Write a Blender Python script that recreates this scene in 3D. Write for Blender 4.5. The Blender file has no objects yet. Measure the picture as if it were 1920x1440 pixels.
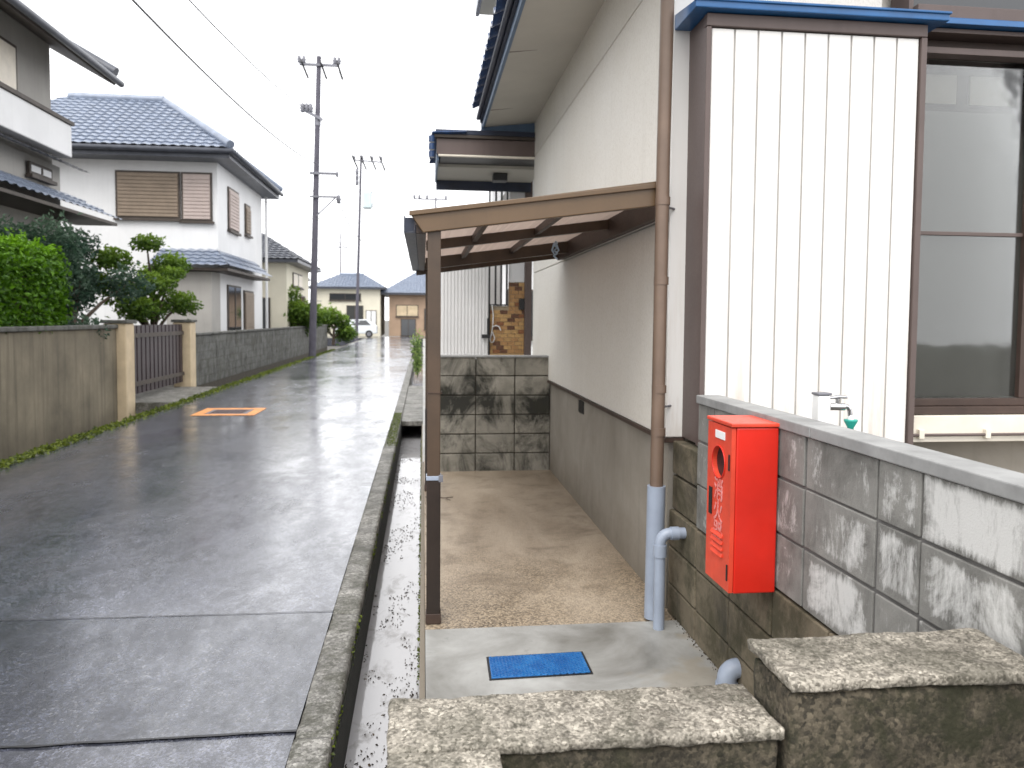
import bpy, math, random
from math import radians, sin, cos, pi, sqrt
from mathutils import Vector, Matrix, noise
random.seed(7)
S = bpy.context.scene
COL = S.collection

# ------------------------------------------------------------------ camera
cd = bpy.data.cameras.new('camera'); cam = bpy.data.objects.new('camera', cd); COL.objects.link(cam); S.camera = cam
cd.sensor_width = 36; cd.lens = 27; cd.shift_y = -0.02406; cd.clip_start = .05; cd.clip_end = 2000
yaw, pit, rol = radians(6.63), radians(3.0), radians(.46)
fw = Vector((sin(yaw)*cos(pit), cos(yaw)*cos(pit), -sin(pit))); rt = Vector((cos(yaw), -sin(yaw), 0)); up = rt.cross(fw)
r2 = rt*cos(rol)+up*sin(rol); u2 = up*cos(rol)-rt*sin(rol)
M = Matrix((r2, u2, -fw)).transposed().to_4x4(); M.translation = Vector((0, 0, 1.55)); cam.matrix_world = M
cd.dof.use_dof = True; cd.dof.focus_distance = 2.6; cd.dof.aperture_fstop = 4.8

# ------------------------------------------------------------------ sky, sun, exposure
SUN_EL, SUN_AZ = radians(58), radians(205)          # compass-like azimuth: 0 = +Y, clockwise
W = bpy.data.worlds.new('World'); S.world = W; W.use_nodes = True
nt = W.node_tree; bg = nt.nodes['Background']; bg.inputs['Strength'].default_value = .12
sky = nt.nodes.new('ShaderNodeTexSky'); sky.sky_type = 'NISHITA'; sky.sun_disc = False
sky.sun_elevation = SUN_EL; sky.sun_rotation = SUN_AZ; sky.air_density = 1.2; sky.dust_density = 5
hs = nt.nodes.new('ShaderNodeHueSaturation'); hs.inputs['Saturation'].default_value = .12
mx = nt.nodes.new('ShaderNodeMix'); mx.data_type = 'RGBA'; mx.inputs[0].default_value = .85
mx.inputs[7].default_value = (9.05, 9.1, 9.3, 1)
nt.links.new(sky.outputs[0], hs.inputs['Color']); nt.links.new(hs.outputs[0], mx.inputs[6]); nt.links.new(mx.outputs[2], bg.inputs['Color'])
sd = bpy.data.lights.new('sun', 'SUN'); sun = bpy.data.objects.new('sun', sd); COL.objects.link(sun)
sd.energy = 1.0; sd.angle = radians(35); sd.color = (1, .97, .93)
sdir = Vector((sin(SUN_AZ)*cos(SUN_EL), cos(SUN_AZ)*cos(SUN_EL), sin(SUN_EL)))
sun.rotation_euler = sdir.to_track_quat('Z', 'Y').to_euler()
vs = S.view_settings; vs.view_transform = 'Standard'; vs.look = 'None'; vs.exposure = 1.15; vs.gamma = 1; vs.use_curve_mapping = False
S.cycles.max_bounces = 8; S.cycles.transparent_max_bounces = 12

# ------------------------------------------------------------------ materials
class NM:
    """a small node-material builder"""
    def __init__(s, name):
        s.m = bpy.data.materials.new(name); s.m.use_nodes = True; s.t = s.m.node_tree
        s.p = s.t.nodes['Principled BSDF']; s.out = s.t.nodes['Material Output']; s.c = None
    def n(s, kind, **kw):
        x = s.t.nodes.new('ShaderNode'+kind)
        for k, v in kw.items(): setattr(x, k, v)
        return x
    def l(s, a, b): s.t.links.new(a, b)
    def coord(s, world=True, scale=(1, 1, 1)):
        g = s.n('NewGeometry').outputs['Position'] if world else s.n('TexCoord').outputs['Object']
        mp = s.n('Mapping'); mp.inputs['Scale'].default_value = scale; s.l(g, mp.inputs['Vector']); return mp.outputs[0]
    def noise(s, vec, scale, detail=6, rough=.6, dist=0.0):
        x = s.n('TexNoise'); x.inputs['Scale'].default_value = scale; x.inputs['Detail'].default_value = detail
        x.inputs['Roughness'].default_value = rough; x.inputs['Distortion'].default_value = dist; s.l(vec, x.inputs['Vector']); return x.outputs[0]
    def voro(s, vec, scale, feature='F1', out='Distance'):
        x = s.n('TexVoronoi'); x.feature = feature; x.inputs['Scale'].default_value = scale; s.l(vec, x.inputs['Vector']); return x.outputs[out]
    def ramp(s, fac, stops):
        x = s.n('ValToRGB'); e = x.color_ramp.elements
        while len(e) < len(stops): e.new(.5)
        for i, (p, c) in enumerate(stops):
            e[i].position = p; e[i].color = (c, c, c, 1) if isinstance(c, (int, float)) else tuple(c)+(1,)
        s.l(fac, x.inputs[0]); return x.outputs[0]
    def mix(s, fac, a, b, mode='MIX'):
        x = s.n('Mix'); x.data_type = 'RGBA'; x.blend_type = mode
        for v, i in ((fac, 0), (a, 6), (b, 7)):
            if isinstance(v, (int, float)): x.inputs[i].default_value = v if i == 0 else (v, v, v, 1)
            elif isinstance(v, tuple): x.inputs[i].default_value = v+(1,)
            else: s.l(v, x.inputs[i])
        return x.outputs[2]
    def math(s, op, a, b=0.0):
        x = s.n('Math'); x.operation = op
        for v, i in ((a, 0), (b, 1)):
            if isinstance(v, (int, float)): x.inputs[i].default_value = v
            else: s.l(v, x.inputs[i])
        return x.outputs[0]
    def bump(s, h, strength=.4, dist=.005, prev=None):
        x = s.n('Bump'); x.inputs['Strength'].default_value = strength; x.inputs['Distance'].default_value = dist; s.l(h, x.inputs['Height'])
        if prev is not None: s.l(prev, x.inputs['Normal'])
        return x.outputs[0]
    def set(s, col=None, rough=None, bump=None, metal=None, spec=None):
        for v, k in ((col, 'Base Color'), (rough, 'Roughness'), (metal, 'Metallic'), (spec, 'Specular IOR Level')):
            if v is None: continue
            if isinstance(v, (int, float)): s.p.inputs[k].default_value = v
            elif isinstance(v, tuple): s.p.inputs[k].default_value = v+(1,)
            else: s.l(v, s.p.inputs[k])
        if bump is not None: s.l(bump, s.p.inputs['Normal'])
        return s.m

def simple(name, col, rough=.6, var=.2, scale=3, bs=60, bstr=.15, bd=.003, metal=0, spec=.5, world=True, streak=0):
    k = NM(name); v = k.coord(world); a = k.noise(v, scale, 5); f = k.noise(v, bs, 4)
    c1 = tuple(c*(1-var) for c in col); c2 = tuple(min(1, c*(1+var)) for c in col)
    c = k.mix(k.ramp(a, [(.3, 0), (.7, 1)]), c1, c2)
    if streak:
        v2 = k.coord(world, (9, 9, .5)); st = k.ramp(k.noise(v2, 1.0, 5, .65), [(.5, 0), (.75, 1)])
        c = k.mix(k.math('MULTIPLY', st, streak), c, tuple(x*.5 for x in col))
    r = k.math('ADD', k.math('MULTIPLY', f, .2), rough-.1)
    return k.set(c, r, k.bump(f, bstr, bd), metal, spec)

def asphalt(name, base, rlo, rhi, wetscale=.6):
    k = NM(name); v = k.coord(); big = k.noise(k.coord(True, (1, .5, 1)), wetscale, 6, .6, .5); mid = k.noise(k.coord(True, (1, .45, 1)), 3.2, 7, .72, .3)
    vo = k.n('TexVoronoi'); vo.inputs['Scale'].default_value = 115; k.l(v, vo.inputs['Vector'])
    sp = k.n('SeparateColor'); k.l(vo.outputs['Color'], sp.inputs[0]); grain = k.noise(v, 120, 4, .75)
    c = k.mix(k.ramp(sp.outputs[0], [(.25, 0), (.95, 1)]), tuple(x*.35 for x in base), tuple(x*1.7 for x in base))
    c = k.mix(k.ramp(grain, [(.36, .75), (.56, 0)]), c, tuple(x*.22 for x in base))
    c = k.mix(k.ramp(sp.outputs[1], [(.90, 0), (.95, .5)]), c, (.19, .19, .20))
    c = k.mix(k.ramp(mid, [(.38, .7), (.56, 0)]), c, tuple(x*.4 for x in base))
    blot = k.noise(k.coord(True, (1, .6, 1)), 11, 9, .78, .5); bm_ = k.math('MULTIPLY', k.ramp(blot, [(.44, 1), (.56, 0)]), k.ramp(k.noise(v, 1.3, 4, .6), [(.38, .25), (.6, 1)]))
    c = k.mix(k.math('MULTIPLY', bm_, .75), c, tuple(x*.22 for x in base))
    wet = k.math('ADD', k.math('MULTIPLY', k.ramp(big, [(.36, 0), (.60, 1)]), .6), k.math('MULTIPLY', k.ramp(mid, [(.40, 0), (.58, 1)]), .4))
    r = k.math('ADD', k.math('MULTIPLY', wet, rlo-rhi), rhi)
    h = k.math('ADD', k.math('MULTIPLY', vo.outputs['Distance'], -.8), k.math('MULTIPLY', grain, .5))
    bs = k.n('Bump'); bs.inputs['Distance'].default_value = .0016; k.l(h, bs.inputs['Height'])
    k.l(k.math('ADD', k.math('MULTIPLY', wet, -.28), .42), bs.inputs['Strength'])
    k.l(k.math('MULTIPLY', k.math('ADD', k.math('MULTIPLY', wet, .5), .5), k.math('MULTIPLY', k.math('SUBTRACT', 1.0, k.math('MULTIPLY', bm_, .45)), k.ramp(k.math('ADD', k.math('MULTIPLY', sp.outputs[2], .55), k.math('MULTIPLY', grain, .6)), [(.22, .62), (.62, 1)]))), k.p.inputs['Coat Weight']); k.l(k.math('ADD', k.math('MULTIPLY', wet, -.20), .30), k.p.inputs['Coat Roughness'])
    k.p.inputs['Coat IOR'].default_value = 1.5; k.l(k.bump(h, .10, .0016, k.bump(mid, .06, .006)), k.p.inputs['Coat Normal'])
    return k.set(c, r, bs.outputs[0], 0, .6)

def aggregate(name, dark, light, scale, rough=.75, moss=0.0, bstr=.4):
    """exposed-pebble concrete"""
    k = NM(name); v = k.coord(); wv = k.n('Mix'); wv.data_type = 'VECTOR'; wv.inputs[0].default_value = .012
    nz = k.n('TexNoise'); nz.inputs['Scale'].default_value = 90; k.l(v, nz.inputs['Vector']); k.l(v, wv.inputs[4]); k.l(nz.outputs[1], wv.inputs[5])
    vo = k.n('TexVoronoi'); vo.inputs['Scale'].default_value = scale; k.l(wv.outputs[1], vo.inputs['Vector'])
    sp = k.n('SeparateColor'); k.l(vo.outputs['Color'], sp.inputs[0])
    big = k.noise(v, 2.3, 6, .65, .4); fine = k.noise(v, 160, 5, .8); mid = k.noise(v, 34, 6, .75)
    f = k.math('ADD', k.math('MULTIPLY', sp.outputs[0], .45), k.math('MULTIPLY', fine, .75))
    c = k.mix(k.ramp(f, [(.35, 0), (.85, 1)]), dark, light)
    c = k.mix(k.ramp(sp.outputs[1], [(.86, 0), (.9, .7)]), c, tuple(min(.8, x*1.35) for x in light))
    c = k.mix(k.ramp(mid, [(.36, .75), (.5, 0)]), c, tuple(x*.4 for x in dark))
    c = k.mix(k.ramp(big, [(.36, .65), (.58, 0)]), c, tuple(x*.6 for x in dark))
    if moss:
        c = k.mix(k.math('MULTIPLY', k.ramp(k.noise(v, 6, 8, .75, .3), [(.46, 0), (.58, 1)]), moss), c, (.026, .026, .012))
    h = k.math('ADD', k.math('MULTIPLY', vo.outputs['Distance'], -.5), k.math('MULTIPLY', fine, .8))
    return k.set(c, rough, k.bump(h, bstr, .004), 0, .4)

def blockmat(name, base, efflo=0.0, moss=0.0, dark=.5, rough=.85, band=None):
    """concrete block: speckle, water stains, white efflorescence, moss; all in place coordinates"""
    k = NM(name); v = k.coord(); f = k.noise(v, 180, 4, .75); a = k.noise(v, 5.5, 7, .65, .2)
    oi = k.n('ObjectInfo'); rnd = oi.outputs['Random']
    sxyz = k.n('SeparateXYZ'); k.l(k.n('NewGeometry').outputs['Position'], sxyz.inputs[0])
    c = k.mix(k.ramp(a, [(.3, 0), (.7, 1)]), tuple(x*.75 for x in base), tuple(x*1.2 for x in base))
    c = k.mix(k.math('MULTIPLY', rnd, .4), c, tuple(x*.6 for x in base))
    c = k.mix(k.ramp(f, [(.3, .4), (.5, 0)]), c, tuple(x*.5 for x in base))
    st = k.noise(k.coord(True, (1, 1, .6)), 3.4, 8, .72, .6)
    if band:                                              # soot-black growth thickest along one course of the wall
        bd = k.n('MapRange'); bd.inputs[1].default_value = .22; bd.inputs[2].default_value = .0; k.l(k.math('ABSOLUTE', k.math('SUBTRACT', sxyz.outputs['Z'], band)), bd.inputs[0])
        st = k.math('ADD', st, k.math('MULTIPLY', bd.outputs[0], .15))
    c = k.mix(k.ramp(st, [(.50, 0), (.66, dark)]), c, (.022, .022, .018))
    if moss: c = k.mix(k.math('MULTIPLY', k.ramp(k.noise(v, 3.3, 7, .72, .4), [(.45, 0), (.6, 1)]), moss), c, (.035, .033, .016))
    if efflo:
        e1 = k.noise(k.coord(True, (3.6, 3.6, 2.6)), 1.25, 9, .74, .9); e2 = k.noise(k.coord(True, (4, 70, 12)), 1.0, 6, .8, .1)
        grow = k.math('ADD', k.math('MULTIPLY', k.math('SUBTRACT', 2.35, sxyz.outputs['Y']), .10), k.math('MULTIPLY', k.math('SUBTRACT', .95, sxyz.outputs['Z']), .09))
        gs = k.n('SeparateXYZ'); k.l(k.n('TexCoord').outputs['Generated'], gs.inputs[0])
        ed = None
        for ax_ in ('X', 'Z'):
            d_ = k.math('MINIMUM', gs.outputs[ax_], k.math('SUBTRACT', 1.0, gs.outputs[ax_])); ed = d_ if ed is None else k.math('MINIMUM', ed, d_)
        mr = k.n('MapRange'); mr.inputs[1].default_value = .0; mr.inputs[2].default_value = .16; mr.inputs[3].default_value = -.13; mr.inputs[4].default_value = .02; k.l(ed, mr.inputs[0])
        grow = k.math('ADD', k.math('ADD', grow, mr.outputs[0]), k.math('MULTIPLY', k.math('SUBTRACT', rnd, .5), .11))
        e = k.math('ADD', k.math('ADD', k.math('MULTIPLY', e1, .72), k.math('MULTIPLY', e2, .30)), grow)
        c = k.mix(k.math('MULTIPLY', k.ramp(e, [(.495, 0), (.545, .45), (.63, 1)]), efflo), c, (.60, .595, .575))
    return k.set(c, rough, k.bump(f, .5, .003, k.bump(a, .2, .006)), 0, .35)

m_asphalt = asphalt('wet_asphalt', (.088, .094, .125), .12, .32)
m_patch = asphalt('wet_patch_asphalt', (.052, .058, .082), .15, .32, .9)
m_tar = simple('tar_seam', (.012, .012, .014), .4, .2, 8)
m_kerb = aggregate('kerb_concrete', (.10, .095, .085), (.30, .29, .265), 95, .6, .6)
m_slab = None
k = NM('smooth_concrete'); v = k.coord(); a = k.noise(v, 1.8, 7, .65, .5); f = k.noise(v, 140, 4, .7)
c = k.mix(k.ramp(a, [(.32, 0), (.66, 1)]), (.15, .145, .13), (.37, .37, .355))
c = k.mix(k.ramp(k.noise(v, 1.1, 4, .6, .8), [(.55, 0), (.62, .55)]), c, (.24, .205, .15))
c = k.mix(k.ramp(k.noise(k.coord(True, (1, 1, 1)), 7, 6, .7), [(.6, 0), (.72, .5)]), c, (.13, .13, .12))
r_ = k.math('ADD', k.math('MULTIPLY', a, .5), .22)
m_slab = k.set(c, r_, k.bump(f, .18, .002), 0, .5)
k = NM('brown_aggregate'); v = k.coord()
vo = k.n('TexVoronoi'); vo.inputs['Scale'].default_value = 105; k.l(v, vo.inputs['Vector']); sp = k.n('SeparateColor'); k.l(vo.outputs['Color'], sp.inputs[0])
a = k.noise(k.coord(True, (1, .55, 1)), 1.5, 7, .66, .6); sxyz = k.n('SeparateXYZ'); k.l(v, sxyz.inputs[0])
peb = k.mix(k.ramp(sp.outputs[0], [(.1, 0), (.9, 1)]), (.055, .040, .026), (.36, .285, .195))
smooth = k.mix(k.ramp(a, [(.33, 0), (.65, 1)]), (.245, .19, .135), (.41, .34, .26))
worn = k.ramp(k.math('ADD', k.math('MULTIPLY', sxyz.outputs['Y'], .33), k.math('MULTIPLY', a, 1.1)), [(.0, 0), (1, 1)])
wr = k.n('MapRange'); wr.inputs[1].default_value = 1.62; wr.inputs[2].default_value = 2.25
k.l(k.math('ADD', k.math('MULTIPLY', sxyz.outputs['Y'], .33), k.math('MULTIPLY', a, 1.1)), wr.inputs[0])
c = k.mix(k.math('MULTIPLY', wr.outputs[0], .85), peb, smooth)
c = k.mix(k.ramp(k.noise(k.coord(True, (.8, 1, 1)), 2.6, 6, .7, .5), [(.50, 0), (.70, .7)]), c, (.12, .088, .058))
m_brown = k.set(c, k.math('ADD', k.math('MULTIPLY', a, .4), .3), k.bump(k.math('MULTIPLY', vo.outputs['Distance'], -1), .5, .003), 0, .45)
m_coping = aggregate('pebble_coping', (.10, .088, .068), (.44, .40, .335), 170, .65, .4, .6)
m_mossyshade = aggregate('mossy_shaded_concrete', (.030, .026, .018), (.13, .108, .075), 110, .85, .9, .7)  # old moss plus the shadow under the coping, both put into the colour
m_grey_block = blockmat('grey_block', (.235, .23, .213), .95, 0, .5)
m_dark_block = blockmat('mossy_block', (.175, .145, .10), 0, .75, .75)
m_part_block = blockmat('stained_block', (.30, .28, .235), 0, .25, .96, .85, .68)
m_mortar = simple('mortar', (.12, .115, .11), .85, .3, 9)
m_dmortar = simple('dirty_mortar', (.07, .06, .045), .9, .3, 9)
m_cap = simple('wall_cap_concrete', (.265, .265, .26), .7, .25, 6, 150, .3, .002)
k = NM('cream_siding'); v = k.coord(); f = k.noise(k.coord(True, (1, 1, .55)), 105, 5, .8); a = k.noise(v, .8, 4)
c = k.mix(k.ramp(a, [(.3, 0), (.7, 1)]), (.73, .695, .625), (.80, .775, .72))
st = k.ramp(k.noise(k.coord(True, (5, 5, .35)), 1.6, 5, .7), [(.55, 0), (.8, .22)]); c = k.mix(st, c, (.45, .42, .36))
c = k.mix(k.ramp(f, [(.36, .5), (.50, 0)]), c, (.54, .50, .43))
m_siding = k.set(c, .6, k.bump(f, .6, .004), 0, .3)
m_found_plain = simple('foundation_render', (.265, .245, .215), .8, .16, 1.6, 120, .3, .003, streak=.25)
k = NM('foundation_render_splashed'); v = k.coord(); a = k.noise(v, 1.6, 6, .65, .4); f = k.noise(v, 120, 4, .7); sx = k.n('SeparateXYZ'); k.l(v, sx.inputs[0])
mr = k.n('MapRange'); mr.inputs[1].default_value = .38; mr.inputs[2].default_value = .0; k.l(k.math('ADD', sx.outputs['Z'], k.math('MULTIPLY', k.math('SUBTRACT', k.noise(v, 4, 7, .7), .5), .5)), mr.inputs[0])
c = k.mix(k.ramp(a, [(.3, 0), (.7, 1)]), (.235, .212, .178), (.33, .302, .26)); c = k.mix(k.ramp(k.noise(k.coord(True, (5, 5, .4)), 1.5, 6, .7), [(.52, 0), (.75, .35)]), c, (.13, .12, .10))
c = k.mix(k.math('MULTIPLY', mr.outputs[0], .6), c, (.12, .095, .065)); m_found = k.set(c, .8, k.bump(f, .3, .003), 0, .3)
m_soffit = simple('soffit_board', (.50, .485, .43), .7, .08, 1.2, 80, .05)
m_blue = simple('blue_metal', (.018, .10, .26), .32, .2, 6, 40, .08, .002)
m_tile = simple('blue_glazed_tile', (.03, .06, .14), .25, .35, 9, 30, .1, .003)
m_navy = simple('navy_fascia', (.015, .022, .045), .45, .3, 5)
m_greyblue = simple('greyblue_fascia', (.09, .15, .24), .5, .15, 5)
m_brownmetal = simple('brown_aluminium', (.112, .067, .032), .42, .14, 3, 90, .05, .001, streak=.3)
m_postlow = simple('wet_brown_post', (.022, .014, .010), .35, .35, 5, 90, .1, .001, streak=.3)
m_post = simple('brown_post', (.062, .038, .022), .42, .25, 5, 90, .08, .001, streak=.4)
m_darkbrown = simple('dark_brown_frame', (.050, .030, .022), .5, .25, 5)
m_taupe = simple('taupe_frame', (.105, .076, .068), .5, .12, 3, 80, .06, .001, streak=.25)
m_pipebrown = simple('brown_downpipe', (.155, .105, .075), .45, .18, 4, 80, .08, .001, streak=.35)
m_pvc = simple('grey_pvc', (.27, .31, .38), .42, .12, 5, 70, .05, .001, streak=.3)
k = NM('white_panel'); v = k.coord(); sx = k.n('SeparateXYZ'); k.l(v, sx.inputs[0]); mr = k.n('MapRange'); mr.inputs[1].default_value = 1.9; mr.inputs[2].default_value = .95; k.l(sx.outputs['Z'], mr.inputs[0])
dirt = k.math('MULTIPLY', k.ramp(k.noise(k.coord(True, (9, 9, .8)), 1.5, 6, .7), [(.42, 0), (.7, 1)]), k.math('ADD', k.math('MULTIPLY', mr.outputs[0], .75), .10))
m_white = k.set(k.mix(dirt, (.78, .765, .735), (.52, .44, .36)), .42, k.bump(k.noise(k.coord(True, (1, 1, .1)), 30, 3), .04, .002), 0, .45)
m_whitegap = simple('slat_gap', (.52, .50, .47), .7, .1)
m_cream = simple('cream_sill', (.72, .66, .56), .5, .1, 5)
m_red = simple('red_paint', (.60, .020, .010), .33, .14, 2.5, 50, .04, .001, streak=.2)
m_redtop = simple('red_paint_pale', (.66, .062, .030), .38, .16, 8, 50, .05, .001)  # paler red for lid, door and louvres
m_black = simple('black_plastic', (.012, .012, .013), .45, .2)
m_plate = simple('white_plate', (.80, .80, .79), .5, .06)
k = NM('faded_lettering'); v = k.coord(); c = k.mix(k.ramp(k.noise(v, 60, 5, .75), [(.45, 0), (.70, 1)]), (.68, .17, .14), (.75, .40, .41)); m_letter = k.set(c, .6)
m_chrome = simple('chrome', (.55, .55, .56), .18, .1, metal=1)
m_green = simple('green_plastic', (.02, .30, .24), .4, .1)
k = NM('meter_cover_blue'); v = k.coord(); g = k.voro(v, 75, 'F1'); c = k.mix(k.ramp(k.noise(v, 12, 5, .7), [(.4, 0), (.7, 1)]), (.008, .085, .27), (.02, .15, .38))
m_meter = k.set(c, .35, k.bump(g, .7, .003), 0, .5)
k = NM('canopy_panel'); t = k.n('BsdfTranslucent'); t.inputs[0].default_value = (.78, .69, .635, 1); d = k.n('BsdfDiffuse'); d.inputs[0].default_value = (.52, .48, .455, 1)
mm = k.n('MixShader'); mm.inputs[0].default_value = .55; k.l(d.outputs[0], mm.inputs[1]); k.l(t.outputs[0], mm.inputs[2]); k.l(mm.outputs[0], k.out.inputs[0]); m_poly = k.m
k = NM('window_screen'); v = k.coord(); c = k.mix(k.ramp(k.noise(v, 1.2, 4), [(.3, 0), (.7, 1)]), (.105, .10, .085), (.135, .13, .112)); m_screen = k.set(c, .5, None, 0, .6)
k = NM('dark_glass'); m_glass = k.set((.03, .033, .036), .06, None, 0, .8)
k = NM('window_pane'); t = k.n('BsdfTransparent'); t.inputs[0].default_value = (.90, .91, .90, 1); gl = k.n('BsdfGlossy'); gl.inputs['Roughness'].default_value = .04
k.l(k.bump(k.noise(k.coord(), 2.2, 3), .05, .02), gl.inputs['Normal']); fz = k.n('Fresnel'); fz.inputs[0].default_value = 1.52; mm = k.n('MixShader'); k.l(k.math('ADD', k.math('MULTIPLY', fz.outputs[0], 1.0), .02), mm.inputs[0])
k.l(t.outputs[0], mm.inputs[1]); k.l(gl.outputs[0], mm.inputs[2]); k.l(mm.outputs[0], k.out.inputs[0]); m_pane = k.m
k = NM('obscure_glass'); v = k.coord(); m_obs = k.set((.088, .086, .078), .22, k.bump(k.noise(v, 3, 2), .03, .01), 0, .45)
k = NM('channel_floor'); v = k.coord(); a = k.noise(k.coord(True, (2, 1, 1)), 4, 7, .7, .4)
c = k.mix(k.ramp(a, [(.30, 0), (.48, 1)]), (.14, .13, .12), (.33, .325, .33))
m_chan = k.set(c, k.ramp(a, [(.34, .30), (.46, .05)]), k.bump(k.noise(v, 9, 3), .06, .01), 0, .7)
m_chanwall = simple('channel_wall_dark', (.010, .011, .007), .7, .5, 5, 60, .5, .006, spec=.25)  # near-black colour for the channel side and the ditch
m_moss = None
def leafmat(name, dark, light, rough=.5, trans=.35):
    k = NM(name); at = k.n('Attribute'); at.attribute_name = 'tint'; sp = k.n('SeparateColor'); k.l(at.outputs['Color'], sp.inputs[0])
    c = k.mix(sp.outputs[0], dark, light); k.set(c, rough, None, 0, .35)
    t = k.n('BsdfTranslucent'); k.l(c, t.inputs[0]); mm = k.n('MixShader'); mm.inputs[0].default_value = trans
    k.l(k.p.outputs[0], mm.inputs[1]); k.l(t.outputs[0], mm.inputs[2]); k.l(mm.outputs[0], k.out.inputs[0]); return k.m
m_hedge = leafmat('hedge_leaf', (.030, .090, .006), (.20, .42, .012))
m_bluetree = leafmat('bluegreen_leaf', (.022, .055, .035), (.10, .16, .10))
m_pine = leafmat('pine_leaf', (.035, .085, .010), (.21, .33, .03))
m_mossleaf = leafmat('moss_leaf', (.035, .055, .010), (.16, .20, .02))
m_weed = leafmat('weed_leaf', (.06, .13, .03), (.32, .42, .12))
m_litter = leafmat('leaf_litter', (.012, .009, .006), (.07, .045, .02), .6, .1)
m_bark = simple('bark', (.075, .055, .040), .9, .35, 6, 30, .6, .01)
m_ground = simple('earth', (.10, .095, .085), .9, .3, .8, 20, .4, .02)
m_beigewall = simple('beige_wall', (.175, .15, .105), .85, .35, 1.3, 40, .3, .006, streak=.9)  # heavy streaks stand for stains and for painted shadow on the wall
m_pillar = simple('tan_pillar', (.55, .44, .29), .75, .15, 3, 40, .2)
m_farblock = blockmat('far_block', (.15, .15, .14), 0, .5, .8)
m_gate = simple('maroon_gate', (.034, .021, .024), .5, .2)
m_roofdark = simple('dark_roof_tile', (.055, .06, .075), .38, .25, 4, 20, .1)
m_roofblue = simple('silverblue_roof_tile', (.17, .20, .26), .30, .2, 4, 20, .1)
m_plaster = simple('white_plaster', (.72, .72, .72), .8, .06, 1, 40, .1, streak=.1)
m_plastergrey = simple('grey_plaster', (.36, .345, .32), .8, .1, 1, 40, .1, streak=.2)
m_shutter = simple('brown_shutter', (.24, .185, .135), .6, .15, 3)
m_shutterl = simple('light_shutter', (.46, .38, .345), .6, .1, 3)
m_wood = simple('dark_timber', (.055, .042, .033), .6, .3, 4)
m_yellow = simple('cream_plaster', (.66, .62, .50), .8, .06, 1)
m_brownhouse = simple('brown_cladding', (.36, .25, .17), .7, .15, 1)
m_pole = simple('concrete_pole', (.085, .08, .10), .8, .2, 3, 40, .2)
m_steel = simple('galvanised_steel', (.18, .18, .20), .5, .2, metal=.4)
m_transf = simple('pale_transformer', (.50, .58, .60), .5, .1)
m_wire = simple('black_cable', (.03, .03, .034), .5, .1)
m_orange = simple('orange_paint', (.60, .24, .06), .5, .4, 9, 120, .3, .002)
m_iron = simple('cast_iron', (.075, .05, .05), .5, .4, 25, 60, .6, .004)
m_ribwhite = simple('white_ribbed_metal', (.70, .69, .68), .45, .05, 2, 60, .03, .001)
m_grout = simple('grout', (.30, .24, .16), .85, .2)
TILES = [simple('brick_tile_%s' % n, c, .55, .22, 20, 90, .2, .002) for n, c in (('tan', (.36, .195, .075)), ('ochre', (.42, .25, .095)), ('rust', (.22, .085, .03)), ('umber', (.11, .045, .02)))]
m_carwhite = simple('car_white', (.62, .65, .67), .3, .03, 1)
m_tyre = simple('tyre', (.02, .02, .02), .8, .1)
m_lightblue = simple('pale_blue_plastic', (.35, .45, .55), .4, .2, 20)

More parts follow.
